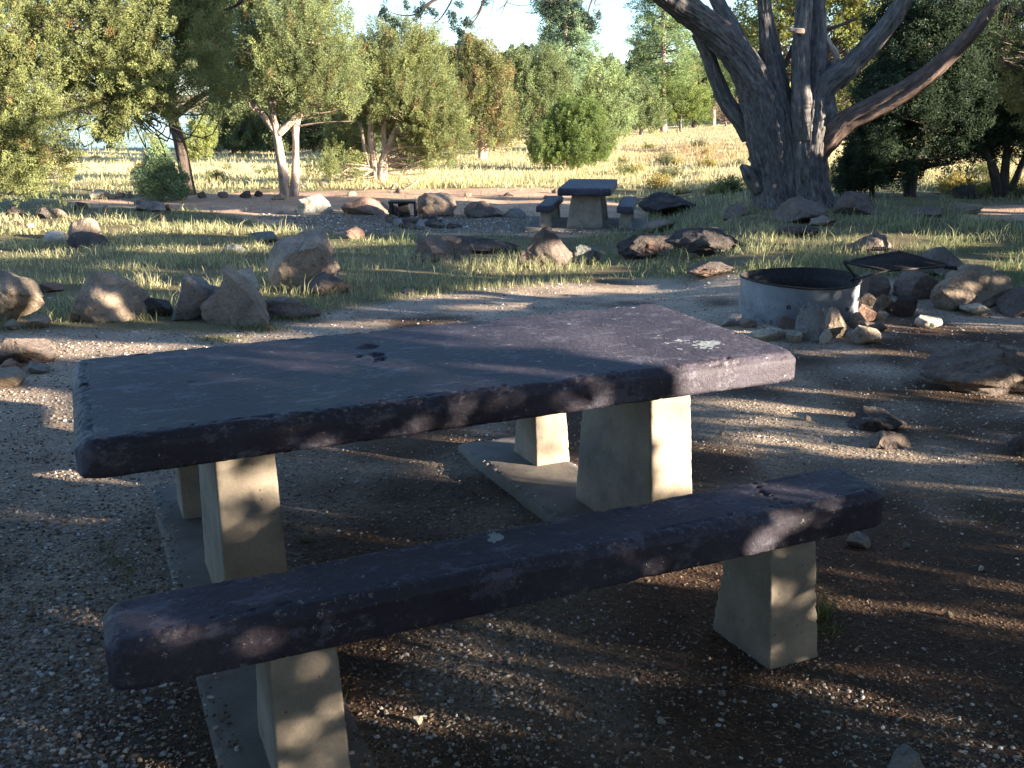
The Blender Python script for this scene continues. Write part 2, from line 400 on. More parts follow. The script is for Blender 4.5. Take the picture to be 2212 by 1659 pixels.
# benches
def bench_xy(px, py):
    u, v_ = upx(px, py, .44); return u+.054, v_+1.089
def bench(name, v0, ztop, label, seed, th=.135, full=True, zb=0., us=(-.83, .82), extra=False):
    b = empty(name, tuple(table_local(-.054, v0)+np.array([0, 0, zb])), TH)
    tag(b, label, 'bench', 'concrete benches of the near picnic table')
    slab_block('seat', 2.53, .285, th, M['paint'], .06, .0078 if full else .012, .010, seed, parent=b, loc=(0, 0, ztop-th-zb), cham=.028, pits=[(*bench_xy(a, b_), r, .012) for a, b_, r in ((1630, 1043, .010), (1638, 1051, .013), (1648, 1062, .016), (1657, 1068, .020), (1672, 1077, .010), (1690, 1085, .008))] if extra else (), spots=[(*bench_xy(a, b_), r) for a, b_, r in ((1078, 1160, .024), (1062, 1167, .012))] if extra else ())
    for k, u in enumerate((us[0]+.054, us[1]+.054)):
        slab_block('leg', .19, .235, ztop-th-zb, M['tan'], 0, .009, .008, seed+3+k, (1.12, 1.45), b, (u, 0, .0), cham=.01)
bench('picnic_bench', -1.089, .44, 'long dark brown concrete bench nearest the viewer, its paint flecked white', 10, zb=-.16, extra=True)
bench('picnic_bench', 1.06, .25, 'concrete bench mostly hidden behind the near picnic table, only its tan legs showing', 20, full=False, zb=-.31, us=(-.86, .955))
for (u, v0, w, ln, lab, sd) in ((-.86, -.02, .42, 3.0, 'grey concrete footing slab under the left legs of the near picnic table', 31),
                                (.84, .62, .46, 1.75, 'grey concrete footing slab under the right legs of the near picnic table', 32)):
    p = table_local(u, v0)
    o = slab_block('concrete_slab', w, ln, .14, M['slab'], .03, .02, .012, sd, loc=(p[0], p[1], zt(u, v0)-(.105 if sd == 31 else .08)), cham=.012)
    o.rotation_euler = (-.033 if sd == 31 else -.045, 0, TH)
    tag(o, lab, 'concrete slab', 'footing slabs of the near picnic table')
# far picnic set
def far_set():
    base = G(1290, 497); d = base[1]; mp = d/F
    rz = RAD(-9)
    kk = .98
    t = empty('picnic_table', (base[0]-.10, base[1]+.85, base[2]+.02), RAD(90)+rz)
    tag(t, 'small distant concrete picnic table seen from its end in the tree shade', 'picnic table')
    slab_block('tabletop', 2.2, 1.0*kk, .14, M['paint'], .05, .03, .008, 41, parent=t, loc=(0, 0, .62), cham=.02)
    slab_block('leg', .2, .50, .60, M['tan'], 0, .025, .006, 42, (1.15, 1.35), t, (-.72, 0, .01), cham=.012)
    slab_block('leg', .2, .50, .60, M['tan'], 0, .025, .006, 43, (1.15, 1.35), t, (.72, 0, .01), cham=.012)
    for sx, lab in ((1, 'distant bench left of the far picnic table, standing in shade'), (-1, 'distant bench right of the far picnic table, standing in shade')):
        off = np.array([-math.sin(t.rotation_euler.z), math.cos(t.rotation_euler.z)])*(.74*sx)
        b = empty('picnic_bench', (t.location.x+off[0], t.location.y+off[1], base[2]+.0), RAD(90)+rz)
        tag(b, lab, 'bench', 'benches of the far picnic table')
        slab_block('seat', 2.0, .31, .12, M['paint'], .03, .03, .006, 44+sx, parent=b, loc=(0, 0, .33), cham=.015)
        for k in (-1, 1): slab_block('leg', .18, .19, .33, M['tan'], 0, .025, .005, 48+sx+k, (1.1, 1.3), b, (.7*k, 0, 0), cham=.01)
    o = slab_block('concrete_slab', 1.9, 2.3, .10, M['slab'], .02, .04, .006, 55, loc=(t.location.x, t.location.y, base[2]-.07))
    o.rotation_euler = (0, 0, RAD(90)+rz); tag(o, 'low concrete pad beneath the distant picnic table and its benches', 'concrete slab')
far_set()
# ------------------------------------------------------------------ rocks
RC = dict(tan=(.33, .26, .20), brown=(.19, .15, .13), grey=(.27, .25, .24), dark=(.09, .075, .07), red=(.28, .18, .14), pale=(.50, .45, .38), lich=(.20, .21, .19), pink=(.36, .28, .22))
OCC = []
def rock(x0, x1, y0, y1, label, colr='brown', name='boulder', cat='boulder', group=None, tp=.25, ax=0., seed=None, facets=9, depth=.85, sub=4, rz=None, sink=.26, rough=.09, lean=0., Yd=None, zb=None, bot=0.):
    global RS
    RS = seed if seed is not None else (RS+1)
    rng = np.random.default_rng(RS*13+5)
    cx = (x0+x1)/2; b = G(cx, y1) if Yd is None else at_y(np.array([cx]), np.array([y1]), Yd)[0]
    if zb is not None:
        d = rays(np.array([cx]), np.array([y1]))[0]; b = CAM + d*((zb-CAMH)/d[2])
    D = float((b-CAM) @ CFW); w = (x1-x0)*D/F
    dip = math.atan2(CAMH-b[2], b[1])
    dep = w*depth
    h = max(.25*w*.3, ((y1-y0)*D/F - .30*dep*math.sin(dip))/math.cos(dip))
    v, fs = ico(sub)
    for _ in range(facets):
        n = rng.normal(size=3); n /= np.linalg.norm(n); off = rng.uniform(.42, .80)
        s = v @ n - off; v -= np.clip(s, 0, None)[:, None]*n*.95
    rg_ = 1-2*np.abs(vnoise(v*2.6+RS, RS+7)); v += v*(rough*fbm(v*1.6+RS, 3, RS)+rough*.30*np.clip(rg_-.35, 0, 1)*-2+rough*.45*fbm(v*6+RS, 3, RS+2)+rough*.22*fbm(v*17, 2, RS))[:, None]*1.5
    ra = rng.uniform(0, 6.28) if rz is None else rz
    c_, s_ = math.cos(ra), math.sin(ra); v = np.stack([v[:, 0]*c_-v[:, 1]*s_, v[:, 0]*s_+v[:, 1]*c_, v[:, 2]], -1)
    mn, mx = v.min(0), v.max(0); v = (v-(mn+mx)/2)/(mx-mn)*2
    zz = (v[:, 2]+1)/2
    k = 1-tp*zz-bot*(1-zz); v[:, 0] = v[:, 0]*k+ax*zz; v[:, 1] = v[:, 1]*(1-abs(tp)*.5*zz)+lean*zz
    mn, mx = v.min(0), v.max(0); v = (v-(mn+mx)/2)/(mx-mn)
    v[:, 0] *= w; v[:, 1] *= dep; v[:, 2] = (v[:, 2]+.5)*h*(1+sink) - h*sink
    o = obj(name, np_mesh(name, v, fs, M['rock']), None, (b[0], b[1]+dep*.32, b[2]))
    col = np.array(RC[colr])*rng.uniform(.85, 1.15); o.color = (*col, 1)
    tag(o, label, cat, group); OCC.append((b[0], b[1]+dep*.32, w/2, dep/2))
    return o
RS = 100
# near left row
rock(-62, 81, 580, 700, 'large brown boulder cut off by the left edge of the picture', 'tan', tp=.25, ax=-.1, sub=5, seed=11, facets=12)
rock(148, 306, 583, 694, 'squarish boulder wider at top with orange cracked face, second from left edge in the row', 'tan', tp=-.05, bot=.3, sub=5, seed=52, facets=16, rough=.06)
rock(362, 490, 585, 690, 'dark grey rounded boulder tucked behind the pointed one', 'grey', tp=.2, sub=5, seed=23, Yd=9.25)
rock(486, 560, 578, 626, 'pale rounded boulder peeking out behind the pointed one', 'pale', tp=.2, seed=14, Yd=9.9)
rock(424, 582, 574, 699, 'pointed triangular brown boulder in the middle of the left row', 'tan', tp=.92, ax=-.42, sub=5, seed=35, facets=5, lean=.15, rough=.05)
rock(545, 692, 640, 686, 'low flat reddish brown rock at the right end of the left row', 'brown', tp=.4, seed=16)
rock(572, 732, 492, 628, 'tall lichen covered boulder standing in the grass with a cracked sunlit face', 'pink', tp=.45, ax=.1, sub=5, seed=17, facets=11, rough=.12)
rock(640, 762, 588, 638, 'low rusty brown rock leaning at the foot of the tall lichen covered boulder', 'brown', tp=.4, seed=18)
rock(302, 368, 640, 684, 'small dark rock wedged between the squarish and the dark grey boulders', 'dark', 'rock', 'rock')
rock(52, 102, 682, 709, 'small flat topped tan stone right of the cut off boulder', 'tan', 'rock', 'rock')
rock(143, 172, 673, 695, 'small reddish stone under the squarish boulder', 'red', 'rock', 'rock')
rock(4, 42, 690, 713, 'small stone below the cut off boulder', 'tan', 'rock', 'rock')
rock(70, 130, 608, 632, 'flat rusty slab lying in the grass behind the left row', 'red', 'rock', 'rock')
rock(-30, 106, 724, 786, 'rounded brown boulder below the left row at the picture edge', 'brown', tp=.35, seed=19, sub=5)
rock(-30, 44, 798, 838, 'tan stone at the left edge beside the gravel', 'tan', 'rock', 'rock')
rock(50, 104, 778, 807, 'pair sized grey stone under the rounded brown boulder', 'grey', 'rock', 'rock')
rock(-5, 40, 776, 802, 'little reddish stone between tan stone and rounded brown boulder', 'red', 'rock', 'rock')
rock(568, 590, 703, 714, 'tiny rust stone on the gravel before the table', 'red', 'rock', 'rock')
rock(855, 905, 622, 636, 'low lump of brown rock at the grass edge behind the table', 'brown', 'rock', 'rock')
# mid left
for a in ((10, 50, 446, 467, 'low dark rock in the far left grass at the picture edge', 'dark'), (76, 110, 448, 471, 'dark round rock in the far left grass, left of its twin', 'dark'),
          (112, 146, 450, 472, 'brownish rock right of the dark round one in the left grass', 'brown'), (156, 188, 436, 453, 'dark blocky stone casting shade on the left clearing', 'dark'),
          (195, 247, 409, 429, 'pale flat topped rock at the back left of the clearing', 'pale'), (245, 268, 414, 428, 'small pink rock right of the pale flat topped one', 'pink'),
          (270, 286, 413, 428, 'upright little stone between two small rocks by the small pine', 'tan'), (290, 352, 434, 457, 'grey rounded rock below the small blue green pine', 'grey'),
          (350, 370, 440, 455, 'small red stone touching the grey rounded rock', 'red'), (424, 446, 413, 428, 'cube shaped brown stone right of the leaning trunk', 'brown'),
          (516, 542, 412, 427, 'first of two dark stones left of the forked white trunk', 'dark'), (548, 568, 411, 425, 'second dark stone nearest the forked white trunk', 'dark'),
          (584, 616, 417, 432, 'flat pinkish stone at the foot of the forked white trunk', 'pink'), (145, 214, 469, 518, 'tan sunlit boulder in the left grass with pointed top', 'tan'),
          (88, 142, 498, 523, 'low pale rock left of the pointed tan boulder', 'pale'), (140, 230, 500, 534, 'long dark rock in front of the pointed tan boulder', 'dark'),
          (333, 360, 461, 479, 'dark little rock standing alone in the middle left grass', 'dark'), (218, 240, 444, 460, 'tan stone beside a flat one in the left grass', 'tan'),
          (535, 600, 500, 524, 'half buried greyish rock left of the tall lichen covered boulder', 'lich'), (740, 788, 488, 516, 'reddish rock poking from grass behind the tall boulder', 'red'),
          (470, 530, 528, 548, 'weathered grey rock sunk in the middle left grass', 'lich'), (640, 720, 419, 463, 'cream coloured block shaped boulder at the far clearing', 'pale'),
          (736, 846, 424, 464, 'long red brown boulder behind the far fire pit', 'red'), (898, 988, 416, 466, 'flat faced pinkish boulder right of the far grill', 'pink'),
          (1001, 1095, 433, 470, 'dark pointed boulder between far grill and far table', 'brown'), (1085, 1138, 448, 470, 'grey low rock right of the dark pointed boulder', 'grey'),
          (1085, 1110, 414, 424, 'small stone on the reddish path behind', 'brown'), (838, 866, 440, 466, 'upright dark rock at the left of the far grill', 'dark')):
    rock(*a[:4], a[4], a[5], sub=4, depth=.7, tp=.3, facets=10)
# mid centre / right
for a in ((884, 1016, 508, 566, 'slanted brown boulder sloping down to the right behind the table', 'brown', .3, -.45), (1118, 1238, 488, 574, 'rugged dark boulder in front of the far picnic table', 'brown', .35, -.05),
          (1238, 1300, 528, 570, 'mossy green grey rock right of the rugged dark boulder', 'lich', .3, 0), (955, 1125, 510, 548, 'long low dark rock in the grass left of the rugged boulder', 'dark', .2, 0),
          (1335, 1480, 505, 556, 'left half of the long dark lava outcrop in the grass', 'dark', .3, .2), (1440, 1620, 494, 552, 'right half of the long dark lava outcrop in the grass', 'dark', .3, -.1),
          (1382, 1522, 417, 464, 'broad dark boulder right of the far picnic bench', 'dark', .4, -.15), (1388, 1462, 474, 502, 'tan topped rock in shade near the far bench', 'tan', .3, 0),
          (1455, 1500, 488, 510, 'small tan rock right of the tan topped one', 'tan', .3, 0), (1676, 1782, 487, 508, 'flat dark rock lying in the grass below the big tree', 'dark', .2, 0),
          (1678, 1800, 425, 482, 'sloping striped boulder leaning at the foot of the big tree', 'brown', .5, .2), (1806, 1902, 413, 464, 'angular dark boulder right of the big tree base', 'brown', .5, -.1),
          (1750, 1812, 465, 488, 'small rounded rock before the striped boulder', 'tan', .3, 0), (2048, 2132, 438, 463, 'tan wedge shaped rock beside the shaded path', 'tan', .3, .2),
          (1965, 2050, 446, 468, 'low brown slab left of the tan wedge shaped rock', 'brown', .2, 0), (1828, 1952, 500, 548, 'mound shaped boulder in sunny grass behind the fire ring grate', 'brown', .5, .1),
          (2060, 2125, 400, 430, 'black boulder in shade under the right trees', 'dark', .4, 0), (1560, 1620, 440, 470, 'low brown ledge left of the big tree', 'brown', .3, 0),
          (1482, 1602, 568, 598, 'flat rust coloured rock set in gravel left of the fire ring', 'brown', .3, 0)):
    rock(*a[:4], a[4], a[5], tp=a[6], ax=a[7], sub=5, depth=.75, facets=11, rough=.12)
# right of fire ring
rock(1999, 2130, 533, 600, 'dark pointed rock behind the big flat slab boulder', 'brown', tp=.6, ax=-.1, sub=5, seed=61)
rock(2016, 2200, 572, 668, 'big flat topped slab boulder right of the fire ring', 'tan', tp=-.05, bot=.25, sub=5, seed=62, facets=12, depth=.6)
rock(1940, 2060, 578, 645, 'smooth brown boulder between fire ring and big flat slab', 'brown', tp=.4, sub=5, seed=63)
rock(2165, 2290, 615, 680, 'brown boulder at the right edge beside the flat slab', 'brown', tp=.3, sub=4, seed=64)
rock(1992, 2290, 730, 848, 'broad knobbly outcrop of rock at the right edge', 'brown', tp=.45, ax=.15, sub=5, seed=65, rough=.16, depth=.7)
rock(1835, 1968, 888, 932, 'low crumbly rock lump half sunk in dirt', 'dark', tp=.5, seed=66, rough=.2, sink=.5)
rock(1880, 1985, 930, 968, 'pitted tan and brown rock right of the bench end', 'brown', tp=.5, seed=91, rough=.2, sink=.5)
rock(2185, 2260, 940, 985, 'dark rock at the right edge below the outcrop', 'dark', tp=.4, seed=68)
rock(1828, 1884, 1150, 1184, 'smooth grey stone lying under the end of the near bench', 'grey', 'rock', 'rock', tp=.2, seed=69)
rock(1915, 2010, 1622, 1672, 'smooth grey stone at the very bottom of the picture', 'grey', 'rock', 'rock', tp=.3, seed=70)
FRG = 'stones piled around the fire ring'
for a in ((1852, 1930, 588, 642, 'brown block stone touching the right rim of the fire ring', 'brown'), (1850, 1906, 632, 660, 'dark pitted stone beside the fire ring, under the brown block', 'dark'),
          (1890, 1937, 635, 674, 'orange tan rounded stone right of the dark pitted one', 'tan'), (1930, 1984, 640, 684, 'dark rounded stone farthest right in the fire ring pile', 'dark'),
          (1846, 1894, 654, 694, 'reddish brown stone low against the ring', 'red'), (1836, 1880, 673, 709, 'tan stone with flat front right of the leaning slabs', 'tan'),
          (1890, 1923, 669, 694, 'small pale stone under the orange tan one', 'pale'), (1866, 1926, 696, 716, 'thin flat brown stone behind the front block', 'brown'),
          (1838, 1906, 706, 743, 'wedge shaped tan stone in front of the pile', 'tan'), (1722, 1786, 653, 739, 'tall grey brown slab leaning on the fire ring', 'grey'),
          (1780, 1838, 664, 729, 'tan angular stone leaning beside the tall slab', 'tan'), (1769, 1799, 709, 742, 'small whitish rough stone between the leaning slabs', 'pale'),
          (1622, 1712, 703, 736, 'long whitish flat stone in front of the ring', 'pale'), (1697, 1737, 714, 742, 'broken pale stone at the end of the long whitish one', 'pale'),
          (1682, 1723, 682, 711, 'brown stone behind the whitish flat one', 'brown'), (1558, 1606, 676, 705, 'grey stone left of the ring by the table corner', 'grey'),
          (1604, 1636, 688, 708, 'small brown stone against the left foot of the ring', 'brown')):
    rock(*a[:4], a[4], a[5], 'rock', 'rock', FRG, tp=.3, sub=4, depth=.7, facets=13, rough=.07)
rock(1980, 2041, 682, 709, 'brick shaped pale stone lying alone right of the pile', 'pale', 'rock', 'rock', tp=.0)
rock(2078, 2147, 655, 682, 'flat pale stone in front of the big flat slab', 'pale', 'rock', 'rock', tp=.1)
# scattered small stones on the mid grass and clearing (each a stone)
rr = np.random.default_rng(5)
for a in ((700, 402), (760, 421), (1010, 424), (1200, 416), (1330, 398), (1180, 428), (480, 425), (380, 427), (860, 415), (60, 492), (300, 440), (1240, 408), (655, 405)):
    s = rr.uniform(7, 12)
    rock(a[0]-s, a[0]+s, a[1]-s*.9, a[1]+2, 'little scattered stone on the reddish far clearing', ['brown', 'tan', 'pink'][rr.integers(3)], 'rock', 'rock', 'little stones scattered over the far clearing', sub=2)
for k, (x, y, s) in enumerate(((640, 1112, 9), (655, 1165, 14), (1340, 958, 8), (1560, 935, 9), (1745, 905, 8), (1370, 1470, 10), (900, 1560, 13), (845, 1500, 9), (1560, 1500, 9), (120, 1150, 9), (60, 1330, 10), (165, 1590, 12), (1430, 1560, 10), (2050, 1330, 9), (1960, 1180, 9), (2120, 1230, 8), (935, 1398, 11))):
    rock(x-s, x+s, y-s*1.0, y+s*.5, 'loose pebble bigger than the gravel around the near table', ['pale', 'tan', 'grey'][k % 3], 'rock', 'rock', 'loose larger pebbles around the near table', sub=3)

# ------------------------------------------------------------------ fire ring
def tube_arr(pts, rad, seg=8, close=False, sub=1):
    """plain tube arrays"""
    pts = np.asarray(pts, float); n = len(pts); rad = np.broadcast_to(np.asarray(rad, float), (n,))
    tg = np.gradient(pts, axis=0) if not close else (np.roll(pts, -1, 0)-np.roll(pts, 1, 0))
    tg /= np.maximum(np.linalg.norm(tg, axis=1, keepdims=True), 1e-9)
    up = np.array([0, 0, 1.]) if abs(tg[0, 2]) < .9 else np.array([1., 0, 0])
    N = []; a = up-tg[0]*(up@tg[0]); a /= np.linalg.norm(a)
    for k in range(n):
        a = a-tg[k]*(a@tg[k]); a /= max(np.linalg.norm(a), 1e-9); N.append(a)
    N = np.array(N); B = np.cross(tg, N); an = np.arange(seg)/seg*2*np.pi
    v = pts[:, None]+(N[:, None]*np.cos(an)[None, :, None]+B[:, None]*np.sin(an)[None, :, None])*rad[:, None, None]
    i = np.arange(n*seg).reshape(n, seg); j = np.roll(i, -1, 1)
    if close:
        i2, j2 = np.roll(i, -1, 0), np.roll(j, -1, 0); f = np.stack([i, j, j2, i2], -1).reshape(-1, 4); return v.reshape(-1, 3), [f]
    f = np.stack([i[:-1], j[:-1], j[1:], i[1:]], -1).reshape(-1, 4)
    return v.reshape(-1, 3), [f, i[0][::-1][None], i[-1][None]]
def merge(parts):
    V = []; byk = {}; off = 0
    for v, fs in parts:
        V.append(v)
        for f in fs: byk.setdefault(f.shape[1], []).append(f+off)
        off += len(v)
    return np.concatenate(V), [np.concatenate(x) for x in byk.values()]
def fire_ring():
    gf = G(1727, 708)[1]; cy = gf+.5; A = at_y(np.array([1603., 1853.]), np.array([600., 600.]), cy); R = float(A[1, 0]-A[0, 0])/2; cy = gf+R; A = at_y(np.array([1603., 1853.]), np.array([600., 600.]), cy); cx = float(A.mean(0)[0]); z0 = float(terrain(cx, cy))-.02; YO = cy-8.15
    H = float(A[0, 2])-z0-.0
    t = empty('fire_ring', (cx, cy, z0)); tag(t, 'round grey steel campfire ring with rust spots, soot black inside', 'fire ring')
    seg = 96; an = np.arange(seg)/seg*2*np.pi; prof = [(R, 0), (R, H*.33), (R, H*.66), (R, H), (R-.006, H), (R-.006, H*.5), (R-.006, .02)]
    def wob(v):
        a = np.arctan2(v[:, 1], v[:, 0]); q = .010*np.sin(3*a+1)+.006*np.sin(7*a); dent = .03*np.exp(-((a+1.05)/.13)**2)*np.exp(-((v[:, 2]-.12)/.10)**2)
        v[:, :2] *= (1+q-dent)[:, None]; v[:, 2] += .012*np.sin(a*2+.6)*(v[:, 2] > .2); return v
    def ring(prof, name, mat):
        v = np.concatenate([np.stack([np.cos(an)*r, np.sin(an)*r, np.full(seg, z)], -1) for r, z in prof]); i = np.arange(len(v)).reshape(len(prof), seg); j = np.roll(i, -1, 1)
        f = np.stack([i[:-1], j[:-1], j[1:], i[1:]], -1).reshape(-1, 4); return obj(name, np_mesh(name, wob(v), [f], mat), t)
    ring(prof[:4], 'outer_wall', M['ring']); ring([(R-.0005, H-.002)]+prof[4:], 'inner_wall', M['iron'])
    v, f = tube_arr(np.stack([np.cos(an)*(R+.004), np.sin(an)*(R+.004), np.full(seg, H)], -1), .010, 8, True); obj('rim', np_mesh('rim', wob(v), f, M['iron']), t)
    v = np.concatenate([[[0, 0, .05]], np.stack([np.cos(an)*(R-.01), np.sin(an)*(R-.01), np.full(seg, .03)], -1)]); f = np.stack([np.zeros(seg, int), 1+np.arange(seg), 1+(np.arange(seg)+1) % seg], -1)
    obj('ash_bed', np_mesh('ash_bed', v, [f], M['iron']), t)
    for k, aa in enumerate((-.95, -2.0, -.55)):
        ph = np.linspace(0, 2*np.pi, 12, endpoint=False); c = np.array([math.cos(aa)*(R+.006), math.sin(aa)*(R+.006), .17+.03*k])
        tv = np.array([-math.sin(aa), math.cos(aa), 0]); pts = c+np.outer(np.cos(ph), tv)*.014+np.outer(np.sin(ph), [0, 0, 1])*.014
        v, f = tube_arr(pts, .005, 6, True); obj('bolt', np_mesh('bolt', v, f, M['iron']), t)
    # hinged cooking grate swung out to the right
    q = [(1822, 566, 8.25), (1942, 543, 8.75), (2054, 575, 8.35), (1917, 585, 7.95)]
    Q = [at_y(np.array([a]), np.array([b]), y+YO)[0]-np.array([cx, cy, z0]) for a, b, y in q]
    P = []
    P.append(tube_arr(np.array(Q), .012, 6, True))
    for k in range(1, 22):
        s = k/22; a = Q[0]*(1-s)+Q[1]*s; b = Q[3]*(1-s)+Q[2]*s; P.append(tube_arr(np.array([a, b]), .0065, 5))
    for s in (.33, .66): P.append(tube_arr(np.array([Q[0]*(1-s)+Q[3]*s, Q[1]*(1-s)+Q[2]*s])-np.array([0, 0, .01]), .008, 5))
    v, f = merge(P); go = obj('grate', np_mesh('grate', v, f, M['iron']), t)
    def coil(a, b, tail):
        n = 90; s = np.linspace(0, 1, n); ax = (b-a)/np.linalg.norm(b-a); u = np.cross(ax, [0, 0, 1.]); u /= np.linalg.norm(u); w = np.cross(ax, u)
        pts = a+np.outer(s, b-a)+np.outer(np.cos(s*2*np.pi*8), u)*.017+np.outer(np.sin(s*2*np.pi*8), w)*.017
        v, f = merge([tube_arr(pts, .006, 6), tube_arr(np.array([b, (b+tail)/2+np.array([0, 0, .01]), tail]), .008, 6)])
        obj('coil_handle', np_mesh('coil_handle', v, f, M['iron']), go)
    Wp = lambda a, b, y: at_y(np.array([a]), np.array([b]), y+YO)[0]-np.array([cx, cy, z0])
    coil(Wp(1884, 538, 8.7), Wp(1916, 537, 8.72), Q[1]); coil(Wp(2068, 580, 8.2), Wp(2038, 576, 8.25), Q[2])
    hp = [np.array([R*.93, .1, H-.05]), np.array([R*1.02, .08, H-.02]), Q[0]]
    v, f = tube_arr(np.array(hp), .014, 8); obj('hinge', np_mesh('hinge', v, f, M['iron']), t); v, f = tube_arr(np.array([np.array([R*.9, -.1, H+.0]), Q[3]]), .010, 8); obj('hinge', np_mesh('hinge', v, f, M['iron']), t)
    return R, cx, cy, z0, H
FR = fire_ring()
# far grill with its stone ring
def far_grill():
    b = G(872, 470); m = b[1]/F
    t = empty('camp_grill', tuple(b)); tag(t, 'small black box grill standing among stones on the far clearing', 'grill')
    def boxm(x0, x1, y0, y1, z0, z1):
        bm = bmesh.new(); bmesh.ops.create_cube(bm, size=1); bmesh.ops.scale(bm, vec=(x1-x0, y1-y0, z1-z0), verts=bm.verts); bmesh.ops.translate(bm, vec=((x0+x1)/2, (y0+y1)/2, (z0+z1)/2), verts=bm.verts)
        bmesh.ops.bevel(bm, geom=bm.edges[:], offset=.006, segments=1, affect='EDGES'); return bm_arrays(bm)
    w = 52*m/2; H = 36*m
    v, f = boxm(-w*1.15, w*1.1, -.22, .25, H-.045, H); obj('cook_plate', np_mesh('cook_plate', v, f, M['iron'], smooth=False), t)
    v, f = boxm(-w*.45, w*.45, .02, .25, .02, H-.045); obj('back_panel', np_mesh('back_panel', v, f, M['iron'], smooth=False), t)
    for s in (-1, 1):
        for yy in (-.18, .2):
            v, f = boxm(s*w-.02, s*w+.02, yy-.02, yy+.02, -.05, H-.045); obj('leg', np_mesh('leg', v, f, M['iron'], smooth=False), t)
far_grill()
k = 0
lab4 = ['stone heaped at the far grill, on the left of the grill', 'stone heaped at the far grill, in front of it', 'stone trailing off to the right of the far grill']
for (x, y, s) in ((842, 480, 10), (858, 484, 13), (877, 482, 14), (896, 480, 13), (912, 484, 12), (868, 491, 11), (888, 492, 12), (908, 492, 12), (928, 486, 14), (945, 490, 13), (960, 486, 11), (934, 476, 11), (850, 474, 12), (952, 477, 9), (972, 491, 10), (990, 489, 9), (838, 490, 8), (918, 470, 10)):
    g_ = 0 if x < 860 else (1 if x < 920 else 2)
    rock(x-s, x+s, y-s*.95, y+s*.3, lab4[g_], ['brown', 'grey', 'dark'][k % 3], 'rock', 'rock', ['stones heaped left of the far grill', 'stones heaped in front of the far grill', 'stones trailing right of the far grill'][g_], sub=3, facets=11); k += 1
#@@TREES
# ------------------------------------------------------------------ branches and trunks
def catmull(P, n):
    P = np.asarray(P, float); Q = np.vstack([2*P[0]-P[1], P, 2*P[-1]-P[-2]]); out = []
    for k in range(1, len(Q)-2):
        s = np.linspace(0, 1, n, endpoint=False)[:, None]; a, b, c, d = Q[k-1:k+3]
        out.append(.5*((2*b)+(-a+c)*s+(2*a-5*b+4*c-d)*s**2+(-a+3*b-3*c+d)*s**3))
    out.append(P[-1][None]); return np.vstack(out)
def bark_tube(pts, seg=20, n=8, furrow=.0, seed=0, k=5, twist=.5, fine=0., flare=0.):
    """pts (m,4): x,y,z,r -> arrays with bark coordinates; furrows run along the limb"""
    S = catmull(pts, n); p = S[:, :3]; r = np.maximum(S[:, 3], .002); m = len(p)
    tg = np.gradient(p, axis=0); tg /= np.maximum(np.linalg.norm(tg, axis=1, keepdims=True), 1e-9)
    L = np.concatenate([[0], np.cumsum(np.linalg.norm(np.diff(p, axis=0), axis=1))])
    a = np.array([1., 0, 0]) if abs(tg[0, 0]) < .9 else np.array([0, 1., 0]); N = []
    for q in range(m):
        a = a-tg[q]*(a@tg[q]); a /= max(np.linalg.norm(a), 1e-9); N.append(a)
    N = np.array(N); B = np.cross(tg, N); an = np.arange(seg)/seg*2*np.pi
    A = an[None, :]+0*L[:, None]; ta = A+twist*L[:, None]; Lr = L[:, None]+0*A; R = r[:, None]+0*A
    rm = np.ones_like(A)
    if furrow:
        q = np.stack([np.cos(ta)*k*.5, np.sin(ta)*k*.5, Lr*.55+seed], -1)
        f1 = 1-2*np.abs(vnoise(q, seed)); q2 = np.stack([np.cos(ta)*k*1.5, np.sin(ta)*k*1.5, Lr*1.1+seed], -1); f2 = 1-2*np.abs(vnoise(q2, seed+1))
        rm = rm+furrow*(f1*.75+f2*.4-.3)
    if fine:
        q3 = np.stack([np.cos(ta)*k*4, np.sin(ta)*k*4, Lr*2.2], -1); rm = rm+fine*fbm(q3, 3, seed+4)
    if flare: rm = rm+flare*np.exp(-Lr/.35)*(.6+.6*np.cos(ta*5+seed))
    v = p[:, None]+(N[:, None]*np.cos(an)[None, :, None]+B[:, None]*np.sin(an)[None, :, None])*(R*rm)[..., None]
    i = np.arange(m*seg).reshape(m, seg); j = np.roll(i, -1, 1)
    fs = [np.stack([i[:-1], j[:-1], j[1:], i[1:]], -1).reshape(-1, 4), i[0][::-1][None], i[-1][None]]
    bk = np.stack([np.cos(ta)*R, np.sin(ta)*R, Lr*.15+seed*.37], -1).reshape(-1, 3)
    return v.reshape(-1, 3), fs, bk
def merge_b(parts):
    V, Fs = merge([(a, b) for a, b, c in parts]); return V, Fs, np.concatenate([c for a, b, c in parts])
def rand_dirs(n, rng):
    d = rng.normal(size=(n, 3)); return d/np.linalg.norm(d, axis=1, keepdims=True)
